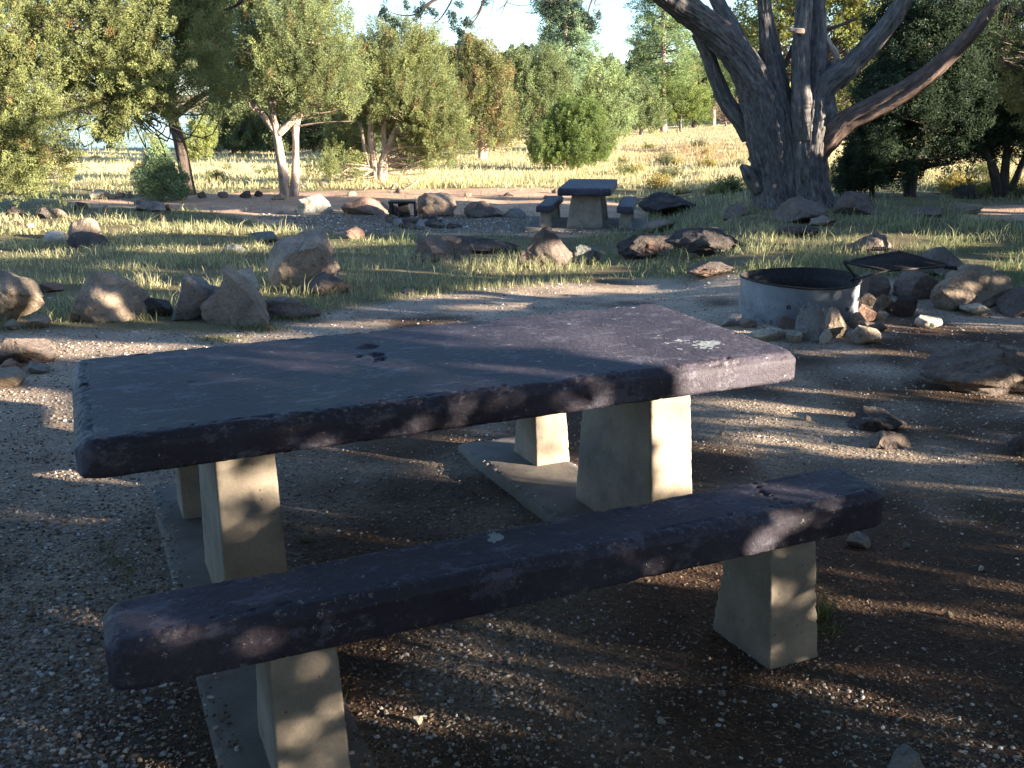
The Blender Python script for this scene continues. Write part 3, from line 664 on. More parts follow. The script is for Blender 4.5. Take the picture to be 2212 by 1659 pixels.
# ------------------------------------------------------------------ foliage
def leaf_mesh(P, D, S, L, W, col):
    """P base pts, D unit dirs, S unit side vectors; diamond leaves"""
    n = len(P); Lc = np.asarray(L).reshape(-1, 1)+np.zeros((n, 1)); Wc = np.asarray(W).reshape(-1, 1)+np.zeros((n, 1))
    v = np.empty((n, 4, 3)); v[:, 0] = P; v[:, 1] = P+D*Lc*.5+S*Wc*.5; v[:, 2] = P+D*Lc; v[:, 3] = P+D*Lc*.5-S*Wc*.5
    f = np.arange(n*4).reshape(n, 4); return v.reshape(-1, 3), f, np.repeat(col, 4, 0)
def foliage(tp, td, tl, tr, per, ll, lw, rng, base, var=.25, brown=.0, spread=.6, yellow=.12):
    """tufts -> leaves. tp/td (T,3), tl/tr (T,)"""
    T = len(tp); n = T*per; ti = np.repeat(np.arange(T), per)
    s = rng.random(n)**.8; d = td[ti]; rd = rand_dirs(n, rng); rd -= d*np.sum(rd*d, 1, keepdims=True); rd /= np.maximum(np.linalg.norm(rd, axis=1, keepdims=True), 1e-6)
    prof = np.sin(np.pi*np.clip(s*.88+.10, 0, 1))**.8
    rr_ = tr[ti]*prof*np.sqrt(rng.random(n))
    P = tp[ti]+d*(s*tl[ti])[:, None]+rd*rr_[:, None]
    D = d*(1-spread)+rd*spread+rand_dirs(n, rng)*.45; D /= np.linalg.norm(D, axis=1, keepdims=True)
    S = np.cross(D, rd*.8+rand_dirs(n, rng)*.55); S /= np.maximum(np.linalg.norm(S, axis=1, keepdims=True), 1e-6)
    tv = 1+var*rng.normal(size=T); tv = np.clip(tv, .5, 1.6)
    c = np.array(base)[None]*tv[ti][:, None]*(1+.09*rng.normal(size=(n, 1)))
    yl = rng.random(T)*yellow*2; c = c*(1+yl[ti][:, None]*np.array([[1.3, .7, -.3]]))
    if brown:
        bt = (rng.random(T) < brown)[ti] & (rng.random(n) < .8); c[bt] = np.array([.26, .15, .075])*(1+.3*rng.normal(size=(bt.sum(), 1)))
    return P, D, S, ll*rng.uniform(.6, 1.3, n), lw*rng.uniform(.7, 1.3, n), np.clip(c, .008, .6)
def tufts_on_lobes(lobes, n, rng, up=.55, jl=.5, inner=.35, lo=-.75):
    """lobes: list (cx,cy,cz,rx,ry,rz). returns tuft base, dirs, size factor"""
    L = np.array(lobes); ar = (L[:, 3]*L[:, 5]+L[:, 3]*L[:, 4]+L[:, 4]*L[:, 5]); pick = rng.choice(len(L), n*2, p=ar/ar.sum())
    d = rand_dirs(n*2, rng); lump = 1+.22*vnoise(d*2.1+pick[:, None]*3.3, 7)+.12*vnoise(d*5+pick[:, None], 9)
    rad = np.where(rng.random(n*2) < inner, rng.uniform(.45, .85, n*2), rng.uniform(.82, 1.0, n*2))*lump
    P = L[pick, :3]+d*L[pick, 3:6]*rad[:, None]
    ok = d[:, 2] > lo
    # drop points deep inside another lobe
    for q in range(len(L)):
        r_ = np.linalg.norm((P-L[q, :3])/L[q, 3:6], axis=1); ok &= ~((r_ < .42) & (pick != q))
    P = P[ok][:n]; dd = d[ok][:n]; D = dd*(1-up)+np.array([0, 0, up])+rand_dirs(len(P), rng)*.25; D /= np.linalg.norm(D, axis=1, keepdims=True)
    return P, D
def twigs_to(P, anchors, rng, n=120, r0=.02):
    parts = []
    for q in rng.choice(len(P), min(n, len(P)), replace=False):
        e = P[q]; dist = np.linalg.norm(anchors[:, :3]-e, axis=1)+np.clip(anchors[:, 2]-e[2]+.1, 0, None)*2.; a = anchors[np.argmin(dist)]
        mid = (a[:3]+e)/2+rng.normal(size=3)*.10*np.linalg.norm(a[:3]-e)+np.array([0, 0, -.05]); r = min(a[3]*.5, r0*(1+np.linalg.norm(a[:3]-e)*.5))
        parts.append(bark_tube(np.array([[*a[:3], r], [*mid, r*.6], [*e, r*.22]]), 5, 4, seed=int(q) % 50))
    return parts
TREES = 0
def tree(name, label, cat, base, stems, lobes, n_tuft, tl, tr, per, ll, lw, col, seed=1, bark='bark', up=.55, brown=0., twigs=110, group=None, furrow=.12, spread=.6, inner=.35, Yd=None, var=.25, seg=16, dz=0., lo=-.75, carve=None, lmat='leaf', yellow=.12):
    """base (px,py); stems [[(px,py,rpx,dy)...]]; lobes [(px,py,rx,ry,dy)] all in photo pixels at the tree's distance"""
    rng = np.random.default_rng(seed)
    b = G(*base) if Yd is None else at_y(np.array([float(base[0])]), np.array([float(base[1])]), Yd)[0]
    if Yd is not None: b[2] = terrain(b[0], b[1])
    Y0 = b[1]; m = float((b-CAM) @ CFW)/F
    b0 = b-np.array([0, 0, .05])
    root = empty(name, tuple(b0)); tag(root, label, cat, group)
    W = lambda px, py, dy: at_y(np.array([float(px)]), np.array([float(py)]), Y0+dy)[0]-b0
    anchors = []; parts = []
    for si, st in enumerate(stems):
        pts = []
        for q in st:
            dy = q[3] if len(q) > 3 else 0; w = W(q[0], q[1], dy); pts.append([*w, q[2]*m])
        pts = np.array(pts)
        if si == 0 or abs(st[0][1]-base[1]) < 12: pts[0, 2] = min(pts[0, 2], .0)-.08
        parts.append(bark_tube(pts, seg, 7, furrow, seed+si, 4, .6, fine=.04, flare=.25 if pts[0, 2] < .1 else 0))
        anchors.append(catmull(pts, 5)[3:])
    anchors = np.vstack(anchors) if anchors else np.array([[0, 0, .2, .05]])
    V, Fs, bk = merge_b(parts); obj('trunk', np_mesh('trunk', V, Fs, M[bark], vec=bk), root)
    LB = []
    for q in lobes:
        c = W(q[0], q[1], q[4] if len(q) > 4 else 0); LB.append((*c, q[2]*m, (q[2]+q[3])*.5*m*(q[5] if len(q) > 5 else .8), q[3]*m))
    P, D = tufts_on_lobes(LB, n_tuft, rng, up, inner=inner, lo=lo)
    keep = P[:, 2] > .03; P, D = P[keep], D[keep]
    T = len(P); tls = tl*rng.uniform(.6, 1.35, T); trs = tr*rng.uniform(.7, 1.3, T)
    p_, d_, s_, l_, w_, c_ = foliage(P, D, tls, trs, per, ll, lw, rng, col, var, brown, spread, yellow)
    kz = p_[:, 2] > .02
    if carve is not None: kz &= carve(p_+b0)
    v, f, cc = leaf_mesh(p_[kz], d_[kz], s_[kz], l_[kz], w_[kz], c_[kz])
    obj('crown', np_mesh('crown', v, [f], M[lmat], cc), root)
    if twigs:
        tw = twigs_to(P, anchors, rng, twigs, .012+.4*m)
        V, Fs, bk = merge_b(tw); obj('branches', np_mesh('branches', V, Fs, M[bark], vec=bk), root)
    return root, b0
JG = (.20, .245, .12); JG2 = (.175, .225, .115); JD = (.10, .14, .075); BG = (.16, .23, .15); YG = (.27, .30, .10); PG = (.20, .27, .15); VG = (.17, .23, .06)
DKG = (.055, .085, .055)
# T1 far left overhanging juniper
tree('juniper_tree', 'sunlit olive green juniper filling the upper left corner, its trunk outside the picture', 'tree', (-130, 460), [[(-130, 460, 26), (-120, 330, 24), (-90, 200, 20), (-60, 80, 14)], [(-120, 300, 14), (-20, 200, 9), (60, 90, 5), (130, 30, 3)], [(-110, 250, 12), (0, 280, 8), (70, 300, 4)]],
     [(-80, 60, 130, 130), (20, 60, 85, 85, .6), (40, 170, 75, 70, -.4), (30, 255, 75, 60, -.5), (90, 300, 58, 55, -.3), (70, 375, 65, 40, -.2), (-10, 340, 80, 80, -.6), (-80, 250, 100, 140, 0)],
     2100, .36, .08, 115, .044, .016, (.205, .23, .095), seed=3, brown=.03, yellow=.06, up=.42, twigs=240, Yd=19, lo=-.95, bark='dark')
# T2 leaning dark trunk
tree('juniper_tree', 'big yellow green juniper on a dark leaning trunk left of the forked one', 'tree', (405, 420), [[(408, 420, 15), (400, 370, 13), (388, 310, 12), (374, 260, 11), (360, 200, 10, -.6), (330, 120, 8, -1.8), (290, 40, 5, -3)], [(374, 255, 8), (330, 235, 6, -1.5), (270, 225, 4, -3)], [(380, 250, 8), (430, 210, 6), (470, 190, 4)], [(360, 200, 8), (300, 150, 6, -2), (240, 110, 4, -3.4)], [(350, 160, 7), (410, 100, 5, -2), (440, 40, 4, -3)]],
     [(210, 60, 95, 85, -8.5), (290, 20, 110, 90, -7.7), (330, 110, 85, 70, -8.3), (240, 150, 80, 60, -8.6), (200, 215, 52, 45, -8.5), (300, 195, 60, 40, -8.1), (370, 60, 75, 90, -7.3), (235, 270, 24, 26, -8.6), (420, 190, 60, 38, -6.9), (320, 255, 22, 30, -8.3), (160, 100, 60, 60, -8.3), (290, -60, 130, 70, -7.7)],
     2600, .38, .085, 110, .048, .017, (.21, .235, .10), seed=4, brown=.03, yellow=.06, up=.40, twigs=260, bark='dark', lo=-.95)
# T3 forked white trunk
tree('juniper_tree', 'tall rounded juniper on a forked pale trunk at the clearing', 'tree', (625, 424), [[(616, 424, 11), (612, 380, 10), (604, 330, 9), (597, 285, 8), (588, 240, 6), (575, 170, 6), (560, 90, 4)], [(634, 423, 10, .1), (638, 370, 8, .1), (639, 310, 7, .1), (640, 265, 9, .1), (655, 220, 7, .1), (670, 130, 5, .1), (660, 40, 3, .1)], [(600, 290, 8), (630, 262, 7), (648, 240, 5), (690, 190, 4)], [(598, 290, 7), (560, 240, 6), (520, 200, 5), (480, 205, 3)], [(588, 250, 6), (600, 170, 5), (620, 70, 3)]],
     [(600, 60, 120, 110), (520, 110, 80, 90, .3), (690, 110, 75, 100, -.2), (470, 150, 58, 60, .2), (600, 170, 110, 75, -.5), (700, 205, 65, 75, -.2), (540, 195, 60, 42, -.3), (600, -30, 110, 80), (740, 190, 40, 60, .3), (660, 235, 70, 40, .4), (450, 90, 50, 60, .5), (640, 120, 80, 80, -1.)],
     3000, .50, .08, 100, .052, .019, JG, seed=5, brown=.03, up=.62, twigs=260, bark='pale')
# T4 multi stem
tree('juniper_tree', 'broad multi stemmed juniper with pale twisted stems right of the forked tree', 'tree', (826, 396), [[(822, 396, 9), (826, 350, 8), (845, 305, 7), (858, 270, 6), (870, 220, 4)], [(816, 396, 8), (806, 340, 7), (800, 280, 6), (808, 220, 5), (820, 140, 4)], [(828, 396, 8), (832, 330, 6), (830, 270, 5), (850, 180, 4)], [(858, 275, 4), (890, 255, 4), (930, 240, 3)], [(812, 390, 4), (790, 330, 4), (780, 270, 3)]],
     [(860, 130, 80, 70), (820, 185, 75, 70, -.2), (900, 190, 75, 75, .1), (940, 250, 60, 60, -.1), (870, 230, 70, 40, -.6), (770, 200, 50, 70, .4), (960, 310, 45, 50, -.2), (910, 320, 45, 50, .2), (870, 95, 32, 35), (920, 120, 32, 40, .2), (740, 375, 42, 22, -.5), (700, 380, 26, 18, -.5), (760, 300, 45, 50, 1.0), (950, 350, 30, 30, 0), (810, 120, 30, 30), (890, 360, 34, 26, .5), (740, 345, 40, 40, .6), (850, 270, 60, 40, .9), (790, 250, 45, 50, .2), (910, 285, 50, 45)],
     2900, .48, .08, 95, .052, .019, (.205, .245, .115), seed=6, brown=.06, up=.6, twigs=220, bark='pale')
# T5 brownish
tree('juniper_tree', 'juniper with reddish brown dying sprays, between two greener ones', 'tree', (1040, 346), [[(1040, 346, 7), (1040, 290, 6), (1035, 220, 4), (1030, 150, 3)], [(1044, 346, 5), (1060, 280, 4), (1075, 220, 3)]],
     [(1030, 190, 40, 75, 0), (1070, 230, 40, 80, .2), (1000, 240, 36, 80, .2), (1040, 290, 60, 55, -.2), (1020, 130, 20, 40), (1060, 155, 18, 40), (1085, 300, 26, 40), (990, 300, 26, 40), (975, 170, 22, 55, 1.)],
     1300, .60, .12, 70, .085, .032, (.19, .21, .10), seed=7, brown=.16, up=.75, twigs=160, bark='pale')
# T6
tree('juniper_tree', 'dense upright juniper behind the round bush', 'tree', (1150, 335), [[(1150, 335, 7), (1150, 260, 5), (1155, 190, 4)]],
     [(1130, 200, 42, 70), (1180, 200, 42, 65, .3), (1150, 270, 65, 65, -.2), (1100, 250, 24, 70, .5), (1210, 220, 30, 60, .6), (1110, 170, 18, 30, .4), (1190, 155, 24, 30)],
     1200, .65, .13, 70, .09, .034, JG2, seed=8, brown=.03, up=.75, twigs=80)
# T7 bush
tree('juniper_bush', 'round bright green juniper bush in the dry grass behind the far table', 'bush', (1240, 366), [[(1240, 366, 4), (1238, 330, 4), (1240, 280, 3)], [(1246, 366, 3), (1262, 320, 3), (1270, 280, 2)]],
     [(1250, 284, 58, 56), (1180, 318, 33, 42, -.3), (1218, 300, 45, 55, .1), (1290, 318, 36, 42, -.1), (1240, 335, 60, 30, -.4), (1262, 246, 32, 24), (1170, 345, 26, 18, -.5), (1228, 255, 26, 34, -.2)],
     1700, .34, .08, 74, .058, .022, (.165, .23, .085), seed=9, up=.7, twigs=60, lo=-1)
tree('juniper_tree', 'pale green fluffy young pine between bush and tall pines', 'tree', (1300, 300), [[(1300, 300, 4), (1300, 230, 3), (1298, 170, 2)]], [(1290, 190, 55, 50), (1300, 275, 60, 30), (1330, 220, 40, 60, .5), (1270, 230, 40, 55, .2), (1300, 265, 50, 30)], 480, .7, .22, 48, .17, .05, (.22, .29, .15), seed=10, up=.4, twigs=40, lmat='needle')
tree('juniper_tree', 'dark green juniper left of the slender tall pine trunk', 'tree', (1385, 292), [[(1385, 292, 4), (1385, 230, 3)]], [(1380, 215, 32, 40), (1385, 268, 44, 28), (1400, 250, 45, 35, -.5), (1350, 240, 30, 40, .5)], 360, .6, .15, 46, .14, .06, JG2, seed=11, up=.7, twigs=30)
tree('juniper_bush', 'low rounded bush at the foot of the tall pine', 'bush', (1470, 285), [[(1470, 285, 3), (1470, 240, 2)]], [(1470, 225, 50, 45), (1430, 250, 38, 32), (1505, 240, 28, 36), (1400, 250, 20, 28)], 420, .6, .16, 46, .14, .06, (.19, .25, .09), seed=12, up=.7, twigs=30)
# pines
def pine(label, base, top, rings, seed, col, ll=.30, Yd=None, group='tall pines beyond the dry meadow', tw=2.0, bark='pale'):
    rng = np.random.default_rng(seed)
    b = G(*base); Y0 = b[1]; m = float((b-CAM) @ CFW)/F; b0 = b-np.array([0, 0, .1])
    root = empty('pine_tree', tuple(b0)); tag(root, label, 'tree', group)
    W = lambda px, py: at_y(np.array([float(px)]), np.array([float(py)]), Y0)[0]-b0
    tb = W(*base); tt = W(*top); H = tt[2]
    pts = np.array([[tb[0], tb[1], -.1, tw*4*m], [tb[0]*.7+tt[0]*.3, 0, H*.3, tw*3.2*m], [tb[0]*.3+tt[0]*.7, 0, H*.7, tw*2*m], [tt[0], 0, H, tw*.5*m]])
    V, Fs, bk = bark_tube(pts, 12, 8, .08, seed); obj('trunk', np_mesh('trunk', V, Fs, M[bark], vec=bk), root)
    parts = []; TP = []; TD = []
    for (py, rpx) in rings:
        z = W(base[0], py)[2]; R = rpx*m; nb = 9
        for k_ in range(nb):
            a = rng.uniform(0, 6.28); r_ = R*rng.uniform(.7, 1.15); zz = z+rng.uniform(-.5, .5)*m*20; x0 = tb[0]+(tt[0]-tb[0])*z/H
            st = np.array([x0, 0, zz]); e = st+np.array([math.cos(a)*r_, math.sin(a)*r_, r_*rng.uniform(.0, .35)]); mid = (st+e)/2-np.array([0, 0, r_*.08])
            parts.append(bark_tube(np.array([[*st, 1.3*m], [*mid, .9*m], [*e, .3*m]]), 5, 4, seed=k_))
            for s in rng.uniform(.35, 1.05, 11):
                p = st*(1-s)+e*s+rng.normal(size=3)*R*.14; TP.append(p); dd = (e-st)/max(r_, .01)*.4+np.array([0, 0, .7])+rng.normal(size=3)*.35; TD.append(dd/np.linalg.norm(dd))
    V, Fs, bk = merge_b(parts); obj('branches', np_mesh('branches', V, Fs, M['dark'], vec=bk), root)
    TP, TD = np.array(TP), np.array(TD); T = len(TP)
    p_, d_, s_, l_, w_, c_ = foliage(TP-TD*.15, TD, np.full(T, 10*m), np.full(T, 7*m), 26, ll, ll*.15, rng, col, .22, .02, .75)
    v, f, cc = leaf_mesh(p_, d_, s_, l_, w_, c_); obj('crown', np_mesh('crown', v, [f], M['needle'], cc), root)
    return root
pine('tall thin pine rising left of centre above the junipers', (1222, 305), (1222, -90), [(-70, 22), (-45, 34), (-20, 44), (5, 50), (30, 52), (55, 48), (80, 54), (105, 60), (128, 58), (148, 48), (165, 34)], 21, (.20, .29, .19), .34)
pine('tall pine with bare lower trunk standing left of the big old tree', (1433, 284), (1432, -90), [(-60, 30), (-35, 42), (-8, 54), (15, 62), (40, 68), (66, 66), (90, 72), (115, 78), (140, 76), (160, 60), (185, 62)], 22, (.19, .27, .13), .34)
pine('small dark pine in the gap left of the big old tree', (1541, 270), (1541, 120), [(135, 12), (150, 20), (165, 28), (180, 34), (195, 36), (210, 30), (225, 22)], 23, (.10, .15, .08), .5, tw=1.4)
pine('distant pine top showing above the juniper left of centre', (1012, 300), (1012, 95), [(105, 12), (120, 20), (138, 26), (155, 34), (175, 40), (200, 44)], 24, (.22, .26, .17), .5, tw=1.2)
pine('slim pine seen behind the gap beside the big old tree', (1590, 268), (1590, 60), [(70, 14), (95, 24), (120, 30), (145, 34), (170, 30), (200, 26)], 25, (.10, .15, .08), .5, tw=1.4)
tree('bare_shrub', 'leafless greyish pink shrub in the gap left of the big old tree', 'bush', (1568, 272), [[(1568, 272, 2), (1566, 250, 1.5)]], [(1568, 250, 24, 20)], 60, .8, .1, 14, .35, .02, (.34, .25, .22), seed=13, up=.6, twigs=60, bark='red')
# small trees in the clearing
tree('pine_sapling', 'small blue green pine sapling in front of the leaning trunk', 'tree', (352, 432), [[(352, 432, 3), (350, 380, 2), (340, 310, 1)]], [(340, 322, 9, 22), (346, 352, 20, 26), (350, 385, 34, 28), (315, 396, 20, 16, -.2), (383, 398, 18, 20, .2), (350, 408, 36, 18, -.2)],
     420, .22, .10, 60, .08, .016, (.20, .29, .18), seed=14, lo=-1, up=.35, twigs=50, spread=.8, lmat='needle')
tree('juniper_bush', 'bright yellow green young juniper behind the leaning trunk', 'bush', (425, 352), [[(425, 352, 3), (425, 310, 2)]], [(425, 315, 34, 42), (440, 300, 26, 38, .2), (410, 335, 22, 24)], 380, .30, .09, 48, .08, .035, (.24, .28, .11), seed=15, up=.75, twigs=30)
tree('juniper_bush', 'small juniper bush by the lake shore seen under branches', 'bush', (236, 318), [[(236, 318, 3), (236, 280, 2)]], [(236, 285, 22, 32), (228, 300, 18, 20)], 260, .5, .16, 44, .16, .06, (.20, .23, .08), seed=16, up=.7, twigs=20)
# mid background behind the clearing trees
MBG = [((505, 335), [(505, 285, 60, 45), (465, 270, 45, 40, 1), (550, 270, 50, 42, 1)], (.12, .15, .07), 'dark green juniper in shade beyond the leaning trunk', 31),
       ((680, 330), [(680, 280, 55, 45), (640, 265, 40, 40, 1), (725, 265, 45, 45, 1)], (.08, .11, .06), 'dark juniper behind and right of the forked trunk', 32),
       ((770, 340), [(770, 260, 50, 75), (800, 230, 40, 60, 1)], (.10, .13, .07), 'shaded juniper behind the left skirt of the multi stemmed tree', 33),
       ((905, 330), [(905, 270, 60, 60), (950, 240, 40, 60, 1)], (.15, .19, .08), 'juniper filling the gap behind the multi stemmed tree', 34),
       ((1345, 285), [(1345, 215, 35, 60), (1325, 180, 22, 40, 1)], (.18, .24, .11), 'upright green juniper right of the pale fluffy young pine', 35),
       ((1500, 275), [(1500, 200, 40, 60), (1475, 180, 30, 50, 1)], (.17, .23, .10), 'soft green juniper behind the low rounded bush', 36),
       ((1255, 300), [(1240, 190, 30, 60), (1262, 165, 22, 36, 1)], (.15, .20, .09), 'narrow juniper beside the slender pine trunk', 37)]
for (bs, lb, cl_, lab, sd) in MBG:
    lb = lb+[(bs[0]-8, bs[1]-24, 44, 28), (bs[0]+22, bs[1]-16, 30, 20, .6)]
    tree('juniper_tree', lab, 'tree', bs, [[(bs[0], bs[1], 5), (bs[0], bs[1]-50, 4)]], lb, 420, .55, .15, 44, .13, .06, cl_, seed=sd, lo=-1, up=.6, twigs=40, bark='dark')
# ------------------------------------------------------------------ distant tree line (copies share their meshes)
def proto_far(seed, col):
    rng = np.random.default_rng(seed); P, D = tufts_on_lobes([(0, 0, 1.7, 1.9, 1.9, 1.9), (.7, .3, 3.0, 1.1, 1.1, 1.7), (-.9, -.2, 1.3, 1.3, 1.2, 1.4), (.9, -.5, 1.0, 1.3, 1.2, 1.1)], 620, rng, .7, lo=-1)
    T = len(P); p_, d_, s_, l_, w_, c_ = foliage(P, D, np.full(T, .6)*rng.uniform(.6, 1.3, T), np.full(T, .17), 40, .2, .10, rng, col, .25, .03)
    k_ = p_[:, 2] > 0; v, f, cc = leaf_mesh(p_[k_], d_[k_], s_[k_], l_[k_], w_[k_], c_[k_]); cr = np_mesh('crown', v, [f], M['leaf'], cc)
    V, Fs, bk = bark_tube(np.array([[0, 0, -.3, .22], [.05, 0, 1, .16], [0, .05, 2.6, .07]]), 8, 4, .1, seed); return cr, np_mesh('trunk', V, Fs, M['dark'], vec=bk)
PR = [proto_far(201, (.17, .22, .13)), proto_far(202, (.13, .18, .11)), proto_far(203, (.19, .23, .13))]
def far_tree(px, Yd, s, k_, label, rz):
    x = (px-1106)/F*Yd*1.02; z = float(terrain(x, Yd)); r = empty('juniper_tree', (x, Yd, z-.1), rz); r.scale = (s, s, s*1.05)
    tag(r, label, 'tree', 'distant junipers of the tree line'); obj('crown', PR[k_][0], r); obj('trunk', PR[k_][1], r)
rg = np.random.default_rng(77)
seen = 'one of the distant junipers massed along the horizon'
for k_, px in enumerate(np.linspace(1000, 2330, 44)):
    far_tree(px+rg.uniform(-14, 14), rg.uniform(95, 150), rg.uniform(1.0, 1.55), k_ % 3, seen, rg.uniform(0, 6))
for k_, px in enumerate(np.linspace(560, 1010, 16)):
    far_tree(px+rg.uniform(-14, 14), rg.uniform(62, 74), rg.uniform(.8, 1.2), k_ % 3, seen, rg.uniform(0, 6))
# ------------------------------------------------------------------ the big old juniper
def big_juniper():
    b = G(1712, 446); Y0 = b[1]; m = float((b-CAM) @ CFW)/F; b0 = b-np.array([0, 0, .08])
    root = empty('old_juniper', tuple(b0)); tag(root, 'huge gnarled old juniper with many spreading grey trunks right of the clearing', 'tree')
    def W(px, py, dy=0): return at_y(np.array([float(px)]), np.array([float(py)]), Y0+dy)[0]-b0
    def stem(name, pts, mat, fur=.16, sg=56, n=16, sd=0, kk=7, tw=.35, fl=0., fine=.10, cap=False):
        q = np.array([[*W(a, c, e), r*m] for a, c, r, e in pts])
        V, Fs, bk = bark_tube(q, sg, n, fur, sd, kk, tw, fine=fine, flare=fl); return obj(name, np_mesh(name, V, Fs, M[mat], vec=bk), root)
    stem('trunk', [(1752, 462, 54, 0), (1748, 420, 42, 0), (1746, 360, 39, 0), (1750, 300, 42, 0), (1758, 250, 43, 0), (1764, 215, 36, 0), (1768, 190, 26, 0)], 'bark', .17, 80, 22, 1, 8, .25, .18)
    stem('trunk', [(1672, 462, 50, .1), (1668, 420, 40, .1), (1664, 360, 38, .1), (1656, 290, 42, .1), (1646, 230, 40, .1), (1628, 180, 36, .1), (1602, 132, 31, 0), (1560, 82, 29, -.1), (1500, 32, 27, -.3), (1440, -12, 24, -.6), (1370, -70, 20, -1.0), (1290, -130, 15, -1.4), (1200, -170, 9, -1.8)], 'bark', .15, 72, 20, 2, 8, .3, .18)
    stem('trunk', [(1712, 460, 40, .15), (1706, 400, 37, .15), (1700, 330, 36, .15), (1690, 260, 32, .15), (1676, 190, 26, .15), (1664, 110, 20, .15), (1654, 40, 15, .1), (1646, -40, 12, 0)], 'bark', .15, 60, 18, 3, 7, .2, .1)
    L = [('limb', [(1618, 300, 16, .3), (1600, 262, 18, .3), (1570, 222, 17, .3), (1545, 165, 15, .3), (1528, 115, 14, .3), (1508, 70, 14, .2)], 'bark', 4),
         ('limb', [(1622, 160, 17, .2), (1602, 105, 18, .25), (1578, 55, 16, .3), (1552, 8, 14, .35), (1530, -40, 12, .4)], 'bark', 5),
         ('limb', [(1740, 300, 24, -.15), (1733, 240, 22, -.18), (1729, 170, 19, -.15), (1731, 90, 17, -.1), (1738, 10, 16, -.05), (1742, -60, 13, 0)], 'bark', 6),
         ('limb', [(1762, 235, 26, .0), (1765, 165, 20, .05), (1768, 90, 16, .1), (1768, 10, 13, .15), (1766, -60, 10, .2)], 'bark', 7),
         ('limb', [(1768, 225, 24, -.05), (1790, 182, 24, -.1), (1832, 148, 22, -.15), (1880, 98, 20, -.2), (1926, 44, 18, -.3), (1958, -10, 16, -.4), (1985, -70, 12, -.5)], 'bark', 8),
         ('limb', [(1762, 330, 26, 0), (1788, 298, 27, -.15), (1830, 262, 23, -.3), (1900, 225, 21, -.5), (1980, 180, 19, -.7), (2046, 124, 16, -.9), (2102, 68, 13, -1.1), (2140, 18, 10, -1.2), (2180, -40, 6, -1.3)], 'red', 9),
         ('limb', [(1772, 175, 17, .2), (1795, 152, 15, .15), (1816, 134, 13, .1)], 'bark', 10),
         ('dead_branch', [(1800, 146, 9, .1), (1806, 120, 7, .1), (1792, 96, 6, .1), (1779, 68, 5, .1), (1774, 30, 3, .1)], 'pale', 11),
         ('dead_branch', [(1668, 178, 13, .3), (1650, 150, 12, .35), (1636, 112, 9, .4)], 'bark', 12),
         ('limb', [(1690, 150, 6, .5), (1730, 80, 5, .6), (1800, 60, 4, .8), (1850, 40, 3, 1.)], 'dark', 13),
         ('root_burl', [(1600, 358, 5, -.1), (1612, 368, 13, -.1), (1622, 385, 15, -.05), (1640, 410, 16, 0)], 'bark', 14),
         ('dead_branch', [(1790, 292, 6, -.2), (1808, 268, 5, -.3), (1818, 252, 2, -.35)], 'pale', 15),
         ('dead_branch', [(1735, 68, 6, -.25), (1716, 66, 5, -.3), (1705, 64, 4, -.35)], 'pale', 16)]
    for nm, p, mt, sd in L: stem(nm, p, mt, .13, 40 if p[0][2] > 12 else 14, 12, sd, 6, .3)
    # crown above the picture
    rng = np.random.default_rng(88)
    LB = [(*W(a, c, e), rx*m, rx*m*.9, ry*m) for a, c, rx, ry, e in ((1520, -190, 110, 60, .3), (1640, -150, 90, 70, 0), (1760, -170, 100, 70, .2), (2000, -150, 90, 70, -.3), (2170, -60, 70, 60, -1.2), (1400, -190, 80, 45, -1.))]
    P, D = tufts_on_lobes(LB, 420, rng, .2, lo=-1); TT = len(P)
    p_, d_, s_, l_, w_, c_ = foliage(P, D, np.full(TT, .3), np.full(TT, .1), 44, .06, .03, rng, (.13, .16, .06))
    kk = CARVE2(p_+b0)
    p_, d_, s_, l_, w_, c_ = [q[kk] for q in (p_, d_, s_, l_, w_, c_)]
    # hanging sprays
    CL = [(829, 17, 12), (826, 28, 8), (837, 38, 9), (848, 45, 8), (859, 52, 14), (868, 60, 9), (879, 15, 6), (875, 9, 5), (909, 14, 17), (902, 34, 10), (903, 24, 12), (936, 25, 7), (941, 30, 5), (991, 8, 8), (975, 28, 8), (980, 48, 11), (986, 66, 10), (978, 38, 9), (1003, 50, 9), (1010, 44, 7), (997, 80, 10), (995, 70, 9), (997, 92, 6), (1016, 54, 7), (1047, 8, 6),
          (1187, 12, 15), (1180, 25, 10), (1209, 6, 16), (1222, 18, 14), (1236, 8, 16), (1250, 12, 12), (1231, 42, 11), (1240, 52, 9), (1268, 40, 13), (1275, 55, 13), (1262, 30, 9), (1283, 48, 10), (1278, 66, 8), (1295, 32, 6), (1294, 38, 4), (1200, 30, 9)]
    yd = -2.2; H = []; 
    for a, c, r in CL:
        n = int(14+r*2.4)
        for _ in range(max(3, int(r*.9))):
            q = rng.normal(size=2)*r*.42; H.append((*W(a+q[0], c+q[1], yd+rng.uniform(-.12, .12)), r))
    H = np.array(H); HT = H[:, :3]; HD = rand_dirs(len(HT), rng)*.8+np.array([-.2, 0, -.1]); HD /= np.linalg.norm(HD, axis=1, keepdims=True)
    h_ = foliage(HT-HD*.03, HD, np.full(len(HT), .065), np.full(len(HT), .028), 26, .028, .014, rng, (.05, .085, .07))
    allp = [np.concatenate([a, b_]) for a, b_ in zip((p_, d_, s_, l_, w_, c_), h_)]
    v, f, cc = leaf_mesh(*allp); obj('crown', np_mesh('crown', v, [f], M['leaf'], cc), root)
